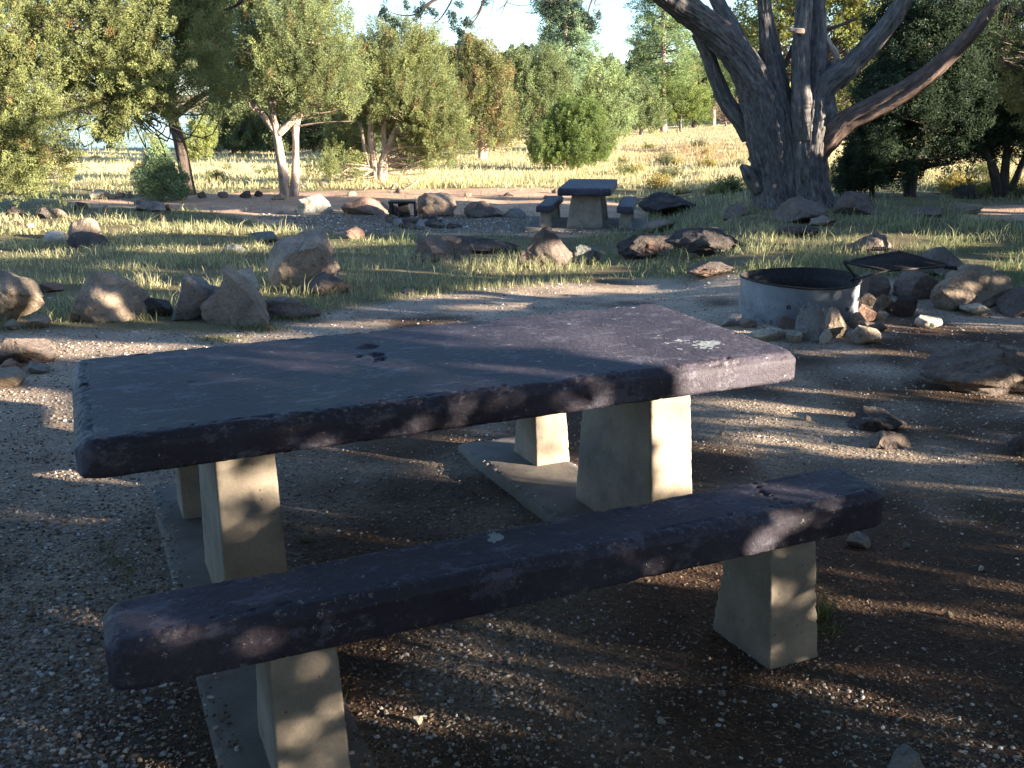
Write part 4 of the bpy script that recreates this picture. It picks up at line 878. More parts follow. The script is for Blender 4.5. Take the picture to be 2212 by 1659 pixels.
    TW = [[(1330, -110, 9), (1180, -60, 6), (1060, -30, 5), (960, -8, 4.2), (925, 8, 3), (909, 20, 1.6)], [(940, -2, 3), (915, 20, 1.6), (890, 33, 1.5), (862, 32, 1), (838, 24, .8)], [(925, 8, 1.6), (905, 38, 1.2), (892, 46, .8), (885, 54, .5)], [(985, -20, 3), (972, 8, 1.8), (955, 35, 1.6), (942, 48, 1.0), (920, 50, .5)], [(1075, -25, 4), (1045, 2, 3), (1038, 22, 2), (1025, 44, 1.5), (1004, 62, 1)],
          [(1045, 2, 2.4), (1030, 30, 1.4), (1012, 44, .9), (998, 50, .6)], [(1050, 0, 1.6), (1066, 2, 1), (1061, 24, .6), (1058, 38, .4)], [(1110, -30, 2.4), (1094, 5, 1.4), (1084, 16, .8), (1070, 24, .5)], [(1094, 6, 1.2), (1084, 28, .6), (1082, 42, .4)], [(1094, 5, 1.0), (1120, 12, .8), (1145, 9, .7), (1160, -6, .9)], [(1260, -60, 7), (1225, -22, 5), (1190, -4, 3), (1160, 26, 1.4), (1135, 27, .8)],
          [(1225, -22, 4), (1232, 12, 2.4), (1240, 42, 1.4)], [(1330, -40, 4), (1290, -14, 2.6), (1275, 10, 1.8), (1270, 40, 1.1), (1276, 60, .7)], [(1290, -14, 2), (1285, 10, 1), (1300, 8, .6)], [(1330, -110, 8), (1260, -60, 7)], [(1420, -150, 10), (1330, -110, 9)], [(1060, -30, 4), (1010, -16, 3), (985, -20, 3)], [(900, 33, 1.), (925, 20, .8), (936, 18, .5)], [(1150, -40, 2), (1146, 2, 1), (1155, 4, .6)]]
    parts = []
    for k_, tw in enumerate(TW): parts.append(bark_tube(np.array([[*W(a, c, yd+min(0, 0)+(.0 if c > -50 else (-c-50)*.006)), r*m*.8] for a, c, r in tw]), 6, 6, seed=k_))
    # fine twig clutter
    for _ in range(90):
        a0, c0, r0 = CL[rng.integers(len(CL))]; q = rng.normal(size=2)*r0*.5; st = W(a0+q[0], c0+q[1], yd); e = st+rng.normal(size=3)*.12; parts.append(bark_tube(np.array([[*st, .003], [*((st+e)/2+rng.normal(size=3)*.02), .002], [*e, .0012]]), 4, 3))
    V, Fs, bk = merge_b(parts); obj('twigs', np_mesh('twigs', V, Fs, M['dark'], vec=bk), root)
# ------------------------------------------------------------------ crown gaps cut to drop sunlight on chosen patches
def gpoly(poly): return ev(march(np.array([float(a) for a, b in poly]), np.array([float(b) for a, b in poly])))
def zpoly(poly, z):
    d = rays(np.array([float(a) for a, b in poly]), np.array([float(b) for a, b in poly])); return ev(CAM+d*((z-CAMH)/d[:, 2])[:, None])
def fpoly(poly, v0):
    d = rays(np.array([float(a) for a, b in poly]), np.array([float(b) for a, b in poly])); oo = CAM-np.array([TX, TY, 0]); return ev(CAM+d*((v0-oo@NV)/(d@NV))[:, None])
def ypoly(poly, Yd): return ev(at_y(np.array([float(a) for a, b in poly]), np.array([float(b) for a, b in poly]), Yd))
LIT = []
LQ = []
def lit(p, q=1.): LIT.append(p); LQ.append(q)
# unseen shade crowns trimmed to this limit so sun reaches the background
VLIM_E = [-40, 11.5, 12.5, 15.5, 15.9, 19.6, 20.2, 21.0, 21.3, 22.4, 22.7, 23.6, 23.9, 24.9, 25.2, 26.2, 26.5, 27.4, 27.7, 60]; VLIM = [3.1, 3.1, 2.7, 2.7, 8.8, 8.8, .5, .3, 1.3, 1.3, -3, -3, 4.2, 4.2, -3, -3, .9, .9, -3, -3]
lit(gpoly([(-300, 455), (100, 445), (300, 450), (560, 455), (640, 466), (520, 480), (250, 478), (-300, 482)]))
lit(gpoly([(0, 490), (260, 478), (480, 485), (640, 500), (560, 512), (300, 505), (0, 520), (-300, 520)]))
lit(gpoly([(150, 406), (400, 402), (640, 399), (900, 399), (1240, 399), (1250, 424), (900, 428), (640, 440), (400, 440), (150, 438)]), .98)
lit(gpoly([(640, 440), (1000, 430), (1000, 462), (820, 466), (640, 462)]), .98)
lit(gpoly([(250, 540), (560, 528), (600, 534), (420, 552)]))
lit(gpoly([(-200, 548), (80, 545), (110, 556), (-200, 566)]))
lit(gpoly([(640, 515), (850, 520), (900, 528), (700, 538)]))
lit(gpoly([(900, 480), (1150, 478), (1180, 484), (920, 488)]) if False else gpoly([(930, 500), (1120, 498), (1130, 505), (930, 507)]))
lit(gpoly([(1020, 560), (1250, 545), (1500, 545), (1560, 562), (1380, 585), (1150, 595), (1000, 590)]))
lit(gpoly([(900, 642), (1100, 614), (1300, 598), (1590, 588), (1598, 640), (1480, 628), (1350, 634), (1150, 645), (930, 652)]))
lit(gpoly([(1500, 545), (1600, 535), (1640, 560), (1560, 575)]))
lit(gpoly([(1760, 530), (1880, 505), (2060, 508), (2100, 530), (1950, 545), (1820, 555)]))
lit(gpoly([(2090, 560), (2212, 545), (2300, 560), (2250, 590), (2130, 585)]))
lit(gpoly([(1600, 520), (1700, 512), (1720, 522), (1620, 535)]))
lit(gpoly([(1320, 455), (1600, 452), (1620, 462), (1330, 466)]))
lit(gpoly([(2100, 452), (2400, 446), (2400, 466), (2120, 464)]))
lit(gpoly([(-300, 838), (150, 850), (165, 900), (165, 1008), (0, 1028), (-300, 1040)]))
lit(gpoly([(-200, 745), (300, 742), (560, 715), (640, 722), (330, 765), (160, 772), (-200, 775)]))
lit(gpoly([(700, 700), (960, 690), (1000, 696), (740, 712)]))
lit(gpoly([(1000, 664), (1180, 655), (1200, 662), (1010, 676)]))
lit(gpoly([(780, 968), (1040, 945), (1110, 960), (1010, 985), (800, 985)]))
lit(gpoly([(600, 1020), (760, 1018), (980, 1038), (1010, 1050), (800, 1046), (620, 1042)]), .8)
lit(gpoly([(620, 1142), (760, 1165), (900, 1182), (880, 1200), (640, 1200)]))
lit(gpoly([(1060, 1022), (1230, 1030), (1232, 1056), (1130, 1054), (1075, 1040)]))
lit(gpoly([(1250, 1230), (1480, 1195), (1500, 1240), (1300, 1262)]))
lit(gpoly([(330, 1188), (420, 1186), (430, 1216), (345, 1214)]), .6)
lit(gpoly([(90, 1235), (250, 1228), (260, 1246), (110, 1256)]), .5)
for q in ([(1560, 842), (1850, 838), (1900, 850), (1560, 862)], [(1520, 905), (1800, 880), (1990, 885), (1900, 905), (1600, 925)], [(1510, 945), (1700, 930), (1900, 950), (1800, 975), (1510, 985)], [(1850, 978), (2212, 985), (2300, 1000), (2000, 1010)],
          [(1930, 1050), (2150, 1048), (2212, 1070), (2000, 1085)], [(1840, 705), (2100, 700), (2300, 712), (2000, 722)], [(1760, 760), (1950, 752), (1990, 762), (1800, 775)], [(2060, 1120), (2240, 1110), (2300, 1130), (2100, 1140)], [(1780, 1300), (1950, 1290), (2100, 1330), (1900, 1340)], [(1300, 1460), (1600, 1440), (1650, 1455), (1350, 1480)], [(820, 1560), (950, 1545), (1000, 1560), (860, 1585)], [(1950, 1440), (2212, 1420), (2300, 1450), (2050, 1465)], [(1530, 865), (1700, 865), (1720, 880), (1540, 885)], [(2000, 840), (2212, 860), (2300, 880), (2050, 870)]):
    lit(gpoly(q), .72 if q[0][1] > 1000 else .92)
for q in ([(1120, 690), (1330, 660), (1400, 650), (1490, 670), (1470, 684), (1200, 704)], [(1080, 714), (1400, 694), (1540, 700), (1680, 735), (1600, 742), (1440, 722), (1150, 726)], [(900, 728), (1130, 724), (1400, 748), (1370, 764), (1120, 756)], [(520, 752), (780, 730), (920, 742), (700, 760)], [(700, 775), (900, 780), (1020, 795), (820, 805)], [(1400, 752), (1580, 760), (1500, 782), (1380, 778)]): lit(zpoly(q, .76), 1. if q[0][0] > 1000 else .7)
for q in ([(1218, 872), (1282, 806), (1345, 800), (1330, 850), (1300, 885), (1225, 892)], [(1590, 812), (1618, 785), (1738, 756), (1738, 818), (1600, 846)]): lit(fpoly(q, -.56), .72)
for q in ([(238, 1345), (330, 1302), (450, 1315), (520, 1345), (400, 1372), (250, 1378)], [(1470, 1042), (1700, 1022), (1850, 1040), (1900, 1060), (1700, 1058), (1560, 1068)], [(1180, 1105), (1450, 1090), (1560, 1098), (1300, 1130)], [(1620, 1012), (1800, 1004), (1830, 1012), (1700, 1020)]): lit(zpoly(q, .44), .68)
lit(fpoly([(1700, 1090), (1915, 1052), (1915, 1072), (1700, 1110)], -1.22), .6); lit(fpoly([(1600, 1180), (1690, 1110), (1780, 1110), (1770, 1160), (1640, 1185)], -1.22), .5)
for q, v0 in (([(1400, 870), (1500, 850), (1512, 1010), (1470, 1060), (1400, 1062)], -.28), ([(475, 1090), (540, 1068), (592, 1072), (600, 1105), (560, 1140), (500, 1180), (486, 1185)], -.28), ([(586, 1062), (598, 1060), (604, 1095), (594, 1100)], -.28), ([(600, 1600), (660, 1555), (745, 1490), (770, 1560), (780, 1700), (600, 1700)], -1.2),
             ([(1650, 1240), (1760, 1230), (1760, 1300), (1700, 1322), (1650, 1290)], -1.2), ([(1150, 890), (1245, 880), (1245, 960), (1200, 975), (1150, 945)], .95), ([(1150, 960), (1180, 990), (1240, 960), (1245, 1040), (1150, 1040)], .95)): lit(fpoly(q, v0), 1. if q[0][0] > 1100 and v0 > -1 else .55)
# fire ring, boulders, big trunk
lit(ypoly([(1760, 650), (1800, 610), (1850, 590), (1870, 600), (1870, 700), (1800, 700)], 8.8)); lit(ypoly([(1600, 590), (1660, 580), (1660, 606), (1605, 612)], 9.2))
lit(ypoly([(1775, 660), (1840, 660), (1840, 740), (1790, 740)], 8.1)); lit(ypoly([(2120, 590), (2212, 590), (2212, 630), (2130, 640)], 9.0))
lit(ypoly([(205, 585), (300, 585), (300, 620), (290, 680), (215, 690), (195, 630)], 8.7)); lit(ypoly([(0, 575), (60, 585), (70, 610), (0, 600)], 8.7)); lit(ypoly([(515, 578), (565, 580), (565, 625), (530, 620)], 9.8)); lit(ypoly([(600, 540), (650, 500), (700, 505), (740, 560), (735, 600), (660, 630), (600, 610)], 10.6))
lit(ypoly([(440, 570), (520, 575), (600, 640), (560, 650), (470, 600)], 8.6))
lit(ypoly([(880, 505), (960, 510), (1020, 545), (990, 560), (900, 530)], 12)); lit(ypoly([(1185, 500), (1240, 500), (1240, 575), (1200, 575)], 12))
lit(ypoly([(140, 465), (220, 465), (220, 520), (80, 525)], 15))
for q in ([(1740, 190), (1800, 195), (1812, 260), (1790, 340), (1740, 330), (1725, 270)], [(1725, -20), (1755, -20), (1750, 60), (1742, 110), (1728, 170), (1720, 100)], [(1655, 10), (1675, 20), (1680, 70), (1660, 70)], [(1560, 0), (1590, 10), (1600, 60), (1580, 50)], [(2060, 110), (2150, 10), (2180, 30), (2090, 120), (1990, 190)], [(1765, 70), (1785, 80), (1820, 120), (1800, 150), (1775, 110)], [(1820, 170), (1890, 110), (1930, 70), (1940, 90), (1870, 150), (1800, 230)], [(1900, 225), (1990, 190), (1990, 205), (1880, 250)], [(1620, 420), (1700, 380), (1700, 400), (1640, 440)]): lit(ypoly(q, 17), .99)
def _grow(p, d=.035):
    p = np.asarray(p); c = p.mean(0); q = p-c; return c+q*(1+d/np.maximum(np.abs(q).mean(0), .03))
LIT = [_grow(p) for p in LIT]
def carve_lit(P):
    q = ev(P); e, v = q[:, 0], q[:, 1]; keep = np.ones(len(P), bool)
    for p, q_ in zip(LIT, LQ):
        if q_ == .98: continue
        i = np.where((e > p[:, 0].min()) & (e < p[:, 0].max()) & (v > p[:, 1].min()) & (v < p[:, 1].max()))[0]
        if len(i): keep[i[inpoly(e[i], v[i], [tuple(a) for a in p])]] = False
    return keep
def _drop(n, q, seed): return np.ones(n, bool) if q >= 1 else np.random.default_rng(seed).random(n) < q
def carve(P):
    q = ev(P); e, v = q[:, 0], q[:, 1]; keep = np.ones(len(P), bool)
    we = e+.05*vnoise(np.stack([e*3, v*6, 0*e], -1), 3); wv = v+.03*vnoise(np.stack([e*3, v*6, 0*e+5], -1), 4)
    for k_, p in enumerate(LIT):
        lo, hi = p.min(0)-.1, p.max(0)+.1; s = (we > lo[0]) & (we < hi[0]) & (wv > lo[1]) & (wv < hi[1]) & keep
        i = np.where(s)[0]
        if len(i):
            h = i[inpoly(we[i], wv[i], [tuple(a) for a in p])]
            if LQ[k_] != .99: h = h[~((e[h] > 16.5) & (e[h] < 18.45) & (v[h] > .75))]
            keep[h[_drop(len(h), LQ[k_], k_)]] = False
    n = fbm(np.stack([e*1.1, v*4.5, 0*e+2], -1), 3, 61); keep &= ~((n > .66) & (v < 2.6))
    keep &= v < np.interp(e, VLIM_E, VLIM)+.25*vnoise(np.stack([e*1.7, v*0, 0*e], -1), 8)
    return keep
def CARVE2(P):                                             # the old tree's own crown lets the sun through to the far clearing
    q = ev(P); n = fbm(np.stack([q[:, 0]*.9, q[:, 1]*2, 0*q[:, 0]], -1), 2, 63); return n > -.05
big_juniper()
# unseen junipers around the viewer, their crowns cut to shape the shade
def shade_tree(e, gg, H, R, seed, label):
    rng = np.random.default_rng(seed); c = EV*e - SH*gg; c = np.array(c); z = float(terrain(c[0], c[1])); root = empty('juniper_tree', (c[0], c[1], z-.05)); tag(root, label, 'tree', 'unseen junipers set around the viewer to shade the site')
    b0 = np.array([c[0], c[1], z-.05]); n = int((1500 if H > 8 else 950)*H*R/16)
    ph = rng.uniform(0, 2*np.pi, n); zz = rng.uniform(.1, H, n); rr_ = R*np.clip(1.05-.25*(zz/H)**3, .2, 1.1)*np.sqrt(rng.uniform(.05, 1, n))
    P = np.stack([np.cos(ph)*rr_, np.sin(ph)*rr_, zz], -1); D = P*np.array([1, 1, .0])/R+np.array([0, 0, .7])+rand_dirs(n, rng)*.5; D /= np.linalg.norm(D, axis=1, keepdims=True)
    p_, d_, s_, l_, w_, c_ = foliage(P, D, np.full(n, .5), np.full(n, .18), 60, .13, .075, rng, JG2)
    kp = carve(p_+b0+d_*.05)
    v, f, cc = leaf_mesh(p_[kp], d_[kp], s_[kp], l_[kp], w_[kp], c_[kp]); obj('crown', np_mesh('crown', v, [f], M['leaf'], cc), root)
    V, Fs, bk = bark_tube(np.array([[0, 0, -.1, .22], [.1, 0, 1, .17], [0, .1, 3, .1], [0, 0, H*.8, .03]]), 10, 5, .1, seed); obj('trunk', np_mesh('trunk', V, Fs, M['bark'], vec=bk), root)
for k_, (e, gg, H, R) in enumerate(((-3.2, -7.2, 5.4, 2.2), (.2, -6.6, 5.0, 2.1), (3.4, -7.0, 4.9, 2.1), (6.6, -6.4, 5.0, 2.1), (9.8, -7.0, 5.0, 2.1), (13.2, -7.6, 5.0, 2.2), (16.3, -9.2, 12.5, 1.9), (17.9, -9.9, 13, 2.0), (19.6, -9.3, 12, 1.7), (21.8, -12.0, 4.8, 1.9), (24.4, -15.0, 8.6, 1.3), (27.0, -17.0, 5.6, 1.8))):
    shade_tree(e, gg, H, R, 300+k_, 'unseen bushy juniper right of the picture, crown cut to shape the shade, %s from the viewer' % ['first', 'second', 'third', 'fourth', 'fifth', 'sixth', 'seventh', 'eighth', 'ninth', 'tenth', 'eleventh', 'twelfth'][k_])
# unseen canopy added overhead to dim the skylight on the near ground
def overhead():
    rng = np.random.default_rng(500); b0 = np.array([-2.6, -3.6, -.15]); root = empty('juniper_tree', tuple(b0)); tag(root, 'unseen juniper added behind the viewer, its limbs dimming the sky over the near table', 'tree')
    parts = [bark_tube(np.array([[0, 0, -.1, .40], [.1, .2, 1.2, .33], [.3, .6, 2.6, .27], [.8, 1.5, 4., .2]]), 16, 8, .15, 7, flare=.3)]; P = []
    for (ex, ey) in ((-2., 7.6), (1.2, 8.6), (4.2, 8.2), (6.2, 6.2), (-1., 4.), (2.6, 4.6), (6.4, 3.2), (5., .8), (-3., 1.), (-4., 4.5), (.8, 1.5), (2.5, -1.)):
        a = np.array([.7, 1.3, 3.7]); e = np.array([ex, ey, rng.uniform(4.1, 4.9)]); mid = (a+e)/2+np.array([0, 0, .35]); parts.append(bark_tube(np.array([[*a, .12], [*mid, .08], [*e, .03]]), 8, 6, .1, 3))
        for _ in range(260):
            t_ = rng.uniform(.2, 1.1); P.append(a*(1-t_)+e*t_+rng.normal(size=3)*np.array([.75, .75, .30])+np.array([0, 0, .15]))
    P = np.array(P); D = rand_dirs(len(P), rng)*.7+np.array([0, .2, .2]); D /= np.linalg.norm(D, axis=1, keepdims=True)
    p_, d_, s_, l_, w_, c_ = foliage(P, D, np.full(len(P), .5), np.full(len(P), .17), 60, .12, .07, rng, JG2); kp = carve_lit(p_+b0) & ((p_+b0)[:, 2] > 3.3)
    v, f, cc = leaf_mesh(p_[kp], d_[kp], s_[kp], l_[kp], w_[kp], c_[kp]); obj('crown', np_mesh('crown', v, [f], M['leaf'], cc), root)
    V, Fs, bk = merge_b(parts); obj('trunk', np_mesh('trunk', V, Fs, M['bark'], vec=bk), root)
overhead()
for k_, (x_, y_, H, R) in enumerate(((-6.6, -1.5, 5.2, 2.3), (-8.0, 2.6, 5.0, 2.3), (-2.4, -8., 5.5, 2.5))):  # unseen trees added to block skylight from the left and back
    shade_tree(float(np.array([x_, y_, 0])@EV), float(-np.array([x_, y_, 0])@SH), H, R, 330+k_, 'bushy juniper out of the picture on the viewer\'s %s' % ('left, nearer one', 'left, farther one', 'back side')[k_])
# right side dark junipers
tree('juniper_tree', 'sunlit juniper showing between the limbs of the big old tree', 'tree', (1780, 345), [[(1780, 345, 8), (1775, 250, 6), (1765, 150, 4)], [(1770, 230, 4), (1700, 120, 3), (1660, 60, 2)]], [(1700, 60, 70, 60), (1640, 40, 50, 50, .5), (1620, 130, 34, 60, 1), (1800, 60, 60, 60, .4), (1850, 110, 55, 60, .4), (1880, 30, 60, 60), (1700, 170, 40, 50, .6), (1850, 190, 50, 50), (1790, 10, 90, 50)],
     900, .75, .21, 46, .15, .07, (.22, .25, .09), seed=41, brown=.05, up=.45, twigs=220, Yd=48, lo=-.95, bark='dark')
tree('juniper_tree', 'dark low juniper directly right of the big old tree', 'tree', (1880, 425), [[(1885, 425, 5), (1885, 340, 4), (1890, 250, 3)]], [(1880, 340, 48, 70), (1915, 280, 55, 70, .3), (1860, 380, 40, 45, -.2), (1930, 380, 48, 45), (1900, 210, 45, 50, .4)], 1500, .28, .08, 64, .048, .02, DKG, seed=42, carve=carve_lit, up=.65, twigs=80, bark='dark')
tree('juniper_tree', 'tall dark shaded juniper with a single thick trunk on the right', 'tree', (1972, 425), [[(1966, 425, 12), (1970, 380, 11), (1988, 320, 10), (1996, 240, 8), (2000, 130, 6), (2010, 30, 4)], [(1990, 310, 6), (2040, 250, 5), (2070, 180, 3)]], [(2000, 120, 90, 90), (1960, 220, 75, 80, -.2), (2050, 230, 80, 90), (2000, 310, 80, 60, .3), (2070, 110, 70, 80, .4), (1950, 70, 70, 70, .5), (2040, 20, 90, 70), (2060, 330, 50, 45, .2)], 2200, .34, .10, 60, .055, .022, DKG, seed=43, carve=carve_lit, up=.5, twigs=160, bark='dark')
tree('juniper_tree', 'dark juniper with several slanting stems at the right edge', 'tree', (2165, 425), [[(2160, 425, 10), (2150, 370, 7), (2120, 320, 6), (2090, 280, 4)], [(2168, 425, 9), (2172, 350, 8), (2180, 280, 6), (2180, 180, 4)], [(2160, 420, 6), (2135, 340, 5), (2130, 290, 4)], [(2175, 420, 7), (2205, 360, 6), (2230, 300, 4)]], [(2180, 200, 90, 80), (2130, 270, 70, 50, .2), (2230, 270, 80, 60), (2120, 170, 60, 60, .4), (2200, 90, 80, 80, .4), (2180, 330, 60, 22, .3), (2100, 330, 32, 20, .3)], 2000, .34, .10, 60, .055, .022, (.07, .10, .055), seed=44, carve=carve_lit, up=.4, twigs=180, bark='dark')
tree('juniper_tree', 'juniper with olive sunlit sprays high in the upper right corner', 'tree', (2330, 440), [[(2330, 440, 16), (2310, 300, 13), (2280, 150, 9), (2230, 30, 5)], [(2285, 170, 6), (2220, 110, 4), (2170, 90, 2)]], [(2180, 95, 36, 36, -.5), (2205, 150, 34, 40, -.4), (2165, 45, 40, 34, -.4), (2240, 90, 60, 80), (2160, 130, 22, 22, -.4), (2290, 180, 80, 100, .4), (2200, 10, 50, 40)], 620, .24, .09, 52, .055, .026, (.24, .22, .085), seed=45, carve=carve_lit, brown=.08, up=.2, twigs=120, Yd=15, lo=-.95, bark='dark')
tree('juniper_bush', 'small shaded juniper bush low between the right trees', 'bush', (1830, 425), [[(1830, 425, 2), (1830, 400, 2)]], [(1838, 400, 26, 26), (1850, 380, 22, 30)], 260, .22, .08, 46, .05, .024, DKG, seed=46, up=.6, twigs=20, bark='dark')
# low brush tussocks standing in the meadow
def brush_proto(seed, col):
    rng = np.random.default_rng(seed); n = 110; D = rand_dirs(n, rng)*.75+np.array([0, 0, .8]); D /= np.linalg.norm(D, axis=1, keepdims=True); P = rng.normal(size=(n, 3))*np.array([.12, .12, 0])
    p_, d_, s_, l_, w_, c_ = foliage(P, D, rng.uniform(.25, .55, n), np.full(n, .05), 34, .07, .022, rng, col, .25, .02); v, f, cc = leaf_mesh(p_, d_, s_, l_, w_, c_); v[:, 2] = np.abs(v[:, 2]); return np_mesh('brush_clump', v, [f], M['leaf'], cc)
BP = [brush_proto(601, (.20, .23, .10)), brush_proto(602, (.36, .31, .12)), brush_proto(603, (.16, .18, .11))]
rb = np.random.default_rng(66); kb = 0
for (x0, x1, y0, y1, nb, s0) in ((0, 620, 335, 395, 9, .8), (700, 1150, 345, 398, 5, .7), (1320, 1620, 300, 420, 16, .8), (60, 600, 318, 340, 5, 1.2), (1790, 1850, 350, 420, 4, 1.), (2050, 2212, 385, 425, 7, .9)):
    for _ in range(nb):
        P = G(rb.uniform(x0, x1), rb.uniform(y0, y1)); o = obj('brush_clump', BP[kb % 3], None, tuple(P-np.array([0, 0, .03]))); q = s0*rb.uniform(.6, 1.2); o.scale = (q, q, q*rb.uniform(.7, 1.1)); o.rotation_euler = (0, 0, rb.uniform(0, 6.2)); kb += 1
        tag(o, 'low scruffy brush clump growing in the straw coloured meadow', 'shrub', 'low brush clumps in the meadow')
# dead wood
for (pts, lab) in (([(872, 410, 2), (884, 402, 2.5), (894, 396, 2.5), (902, 391, 1.2)], 'pale dead log sticking up right of the multi stemmed juniper'), ([(786, 410, 2), (794, 402, 2), (797, 392, 1)], 'short grey dead branch stub at the foot of the multi stemmed juniper'),
                   ([(845, 408, 2.5), (853, 398, 2.5), (858, 403, 1.5)], 'broken stump piece between the stems and the log')):
    b = G(pts[0][0], pts[0][1]); m = b[1]/F; q = np.array([[*(at_y(np.array([float(a)]), np.array([float(c)]), b[1])[0]-b), r*m] for a, c, r in pts])
    V, Fs, bk = bark_tube(q, 10, 6, .15, 5); o = obj('dead_log', np_mesh('dead_log', V, Fs, M['pale'], vec=bk), None, tuple(b)); tag(o, lab, 'dead wood')
#@@GRASS
# ------------------------------------------------------------------ grass
def blades(px, py, hgt, wid, col, rng, lean=.55, P=None, keep=None):
    P = march(px, py) if P is None else P; n = len(P)
    a = rng.uniform(0, 2*np.pi, n); ld = np.stack([np.cos(a), np.sin(a), 0*a], -1)*(lean*rng.uniform(.2, 1.6, n))[:, None]
    s = rng.uniform(0, 2*np.pi, n); sd = np.stack([np.cos(s), np.sin(s), 0*s], -1)
    H = hgt[:, None]; Wd = wid[:, None]; up = np.array([0, 0, 1.])
    v = np.empty((n, 5, 3)); B = P-up*.01
    v[:, 0] = B-sd*Wd*.5; v[:, 1] = B+sd*Wd*.5; mid = B+up*H*.55+ld*H*.30
    v[:, 2] = mid+sd*Wd*.38; v[:, 3] = mid-sd*Wd*.38; v[:, 4] = B+up*H*(1-.25*np.linalg.norm(ld, axis=1, keepdims=True))+ld*H*1.0
    i = np.arange(n)*5; q = np.stack([i, i+1, i+2, i+3], -1); t = np.stack([i+3, i+2, i+4], -1)
    return v.reshape(-1, 3), [q, t], np.repeat(col, 5, 0)
def grass_patch(name, label, n, y0, y1, hmin, hmax, wmin, pal, seed, dens, pw=1., x0=-520, x1=2730, tall=0.):
    rng = np.random.default_rng(seed); px = rng.uniform(x0, x1, n); py = y0+(y1-y0)*rng.random(n)**pw; P = march(px, py); x, y = P[:, 0], P[:, 1]
    pad, cl, cg, dry, qx, qy = zones(x, y); cl = np.maximum(cl, cg)
    cn = fbm2(x, y, 1.6, 3, seed+1); c2 = fbm2(x, y, .5, 2, seed+2)
    k = (rng.random(n) < dens(pad, cl, dry, cn, px, py))
    for (ox, oy, rx, ry) in OCC:
        if rx > .12: k &= ~((((x-ox)/(rx*.9))**2+((y-oy)/(ry*.9))**2) < 1)
    P, cn, c2, dry, px, py = P[k], cn[k], c2[k], dry[k], px[k], py[k]; m = len(P)
    # gather blades into tussocks
    ctr = np.round(P[:, :2]/.16+rng.normal(size=(m, 2))*.18)*.16+ .05*np.sin(P[:, [1, 0]]*9); mv = .55*(ctr-P[:, :2])*(rng.random((m, 1)) < .6); P[:, :2] += mv; P[:, 2] = terrain(P[:, 0], P[:, 1])
    h = (hmin+(hmax-hmin)*rng.random(m)**2.2)*(1+.7*cn+.5*c2); h = np.clip(h, .02, None); 
    if tall: h = np.where(rng.random(m) < tall, h*1.9, h)
    d = P[:, 1]; w = np.maximum(wmin, d*.00062)*rng.uniform(.7, 1.4, m)
    c = pal(dry, cn, c2, rng, m, px, py)
    v, f, cc = blades(None, None, h, w, c, rng, P=P)
    o = obj(name, np_mesh(name, v, f, M['grass'], np.clip(cc, .01, .8)), None); tag(o, label, 'grass', kind='stuff'); return o
def pal_near(dry, cn, c2, rng, m, px, py):
    g_ = np.array([.21, .26, .12]); s_ = np.array([.56, .50, .29]); t = np.clip(.38+.6*c2+.3*cn+.35*rng.normal(size=m)*.8+dry*.35+np.interp(px, [0, 700, 1200, 2212], [.22, .10, -.05, -.08]), 0, 1)[:, None]
    return (g_*(1-t)+s_*t)*(1+.22*rng.normal(size=(m, 1)))
def pal_far(dry, cn, c2, rng, m, px, py):
    s_ = np.array([.68, .58, .33]); r_ = np.array([.52, .32, .16]); g_ = np.array([.28, .29, .11]); t = np.clip(.15+.6*c2+.2*rng.normal(size=m), 0, 1)[:, None]; t = np.clip(t*1.5+.5*cn[:, None]-.1, 0, 1); c = s_*(1-t*.65)+g_*t*.65
    rr_ = (inpoly(px, py, [(1320, 320), (1620, 300), (1625, 352), (1350, 352)]) & (rng.random(m) < .6))[:, None]; return np.where(rr_, r_, c)*(1+.18*rng.normal(size=(m, 1)))
gd = lambda pad, cl, dry, cn, px, py: np.clip((1-pad)*(1-cl*.93)*(.50+2.2*cn)*np.where(inpoly(px, py, ROCKY), .35, 1), 0, 1)
grass_patch('grass', 'green grass with yellow blades growing among the boulders behind the table', 150000, 505, 730, .035, .17, .0035, pal_near, 401, gd, 1.1, tall=.04)
grass_patch('grass', 'yellow green grass over the middle ground around the far clearing', 95000, 396, 508, .04, .19, .005, pal_near, 402, gd, 1., tall=.05)
grass_patch('dry_grass', 'pale dry straw coloured meadow grass beyond the clearing', 120000, 262, 408, .08, .30, .008, pal_far, 403, lambda pad, cl, dry, cn, px, py: np.clip((1-cl)*(.9+.8*cn), 0, 1), .75, tall=.04)
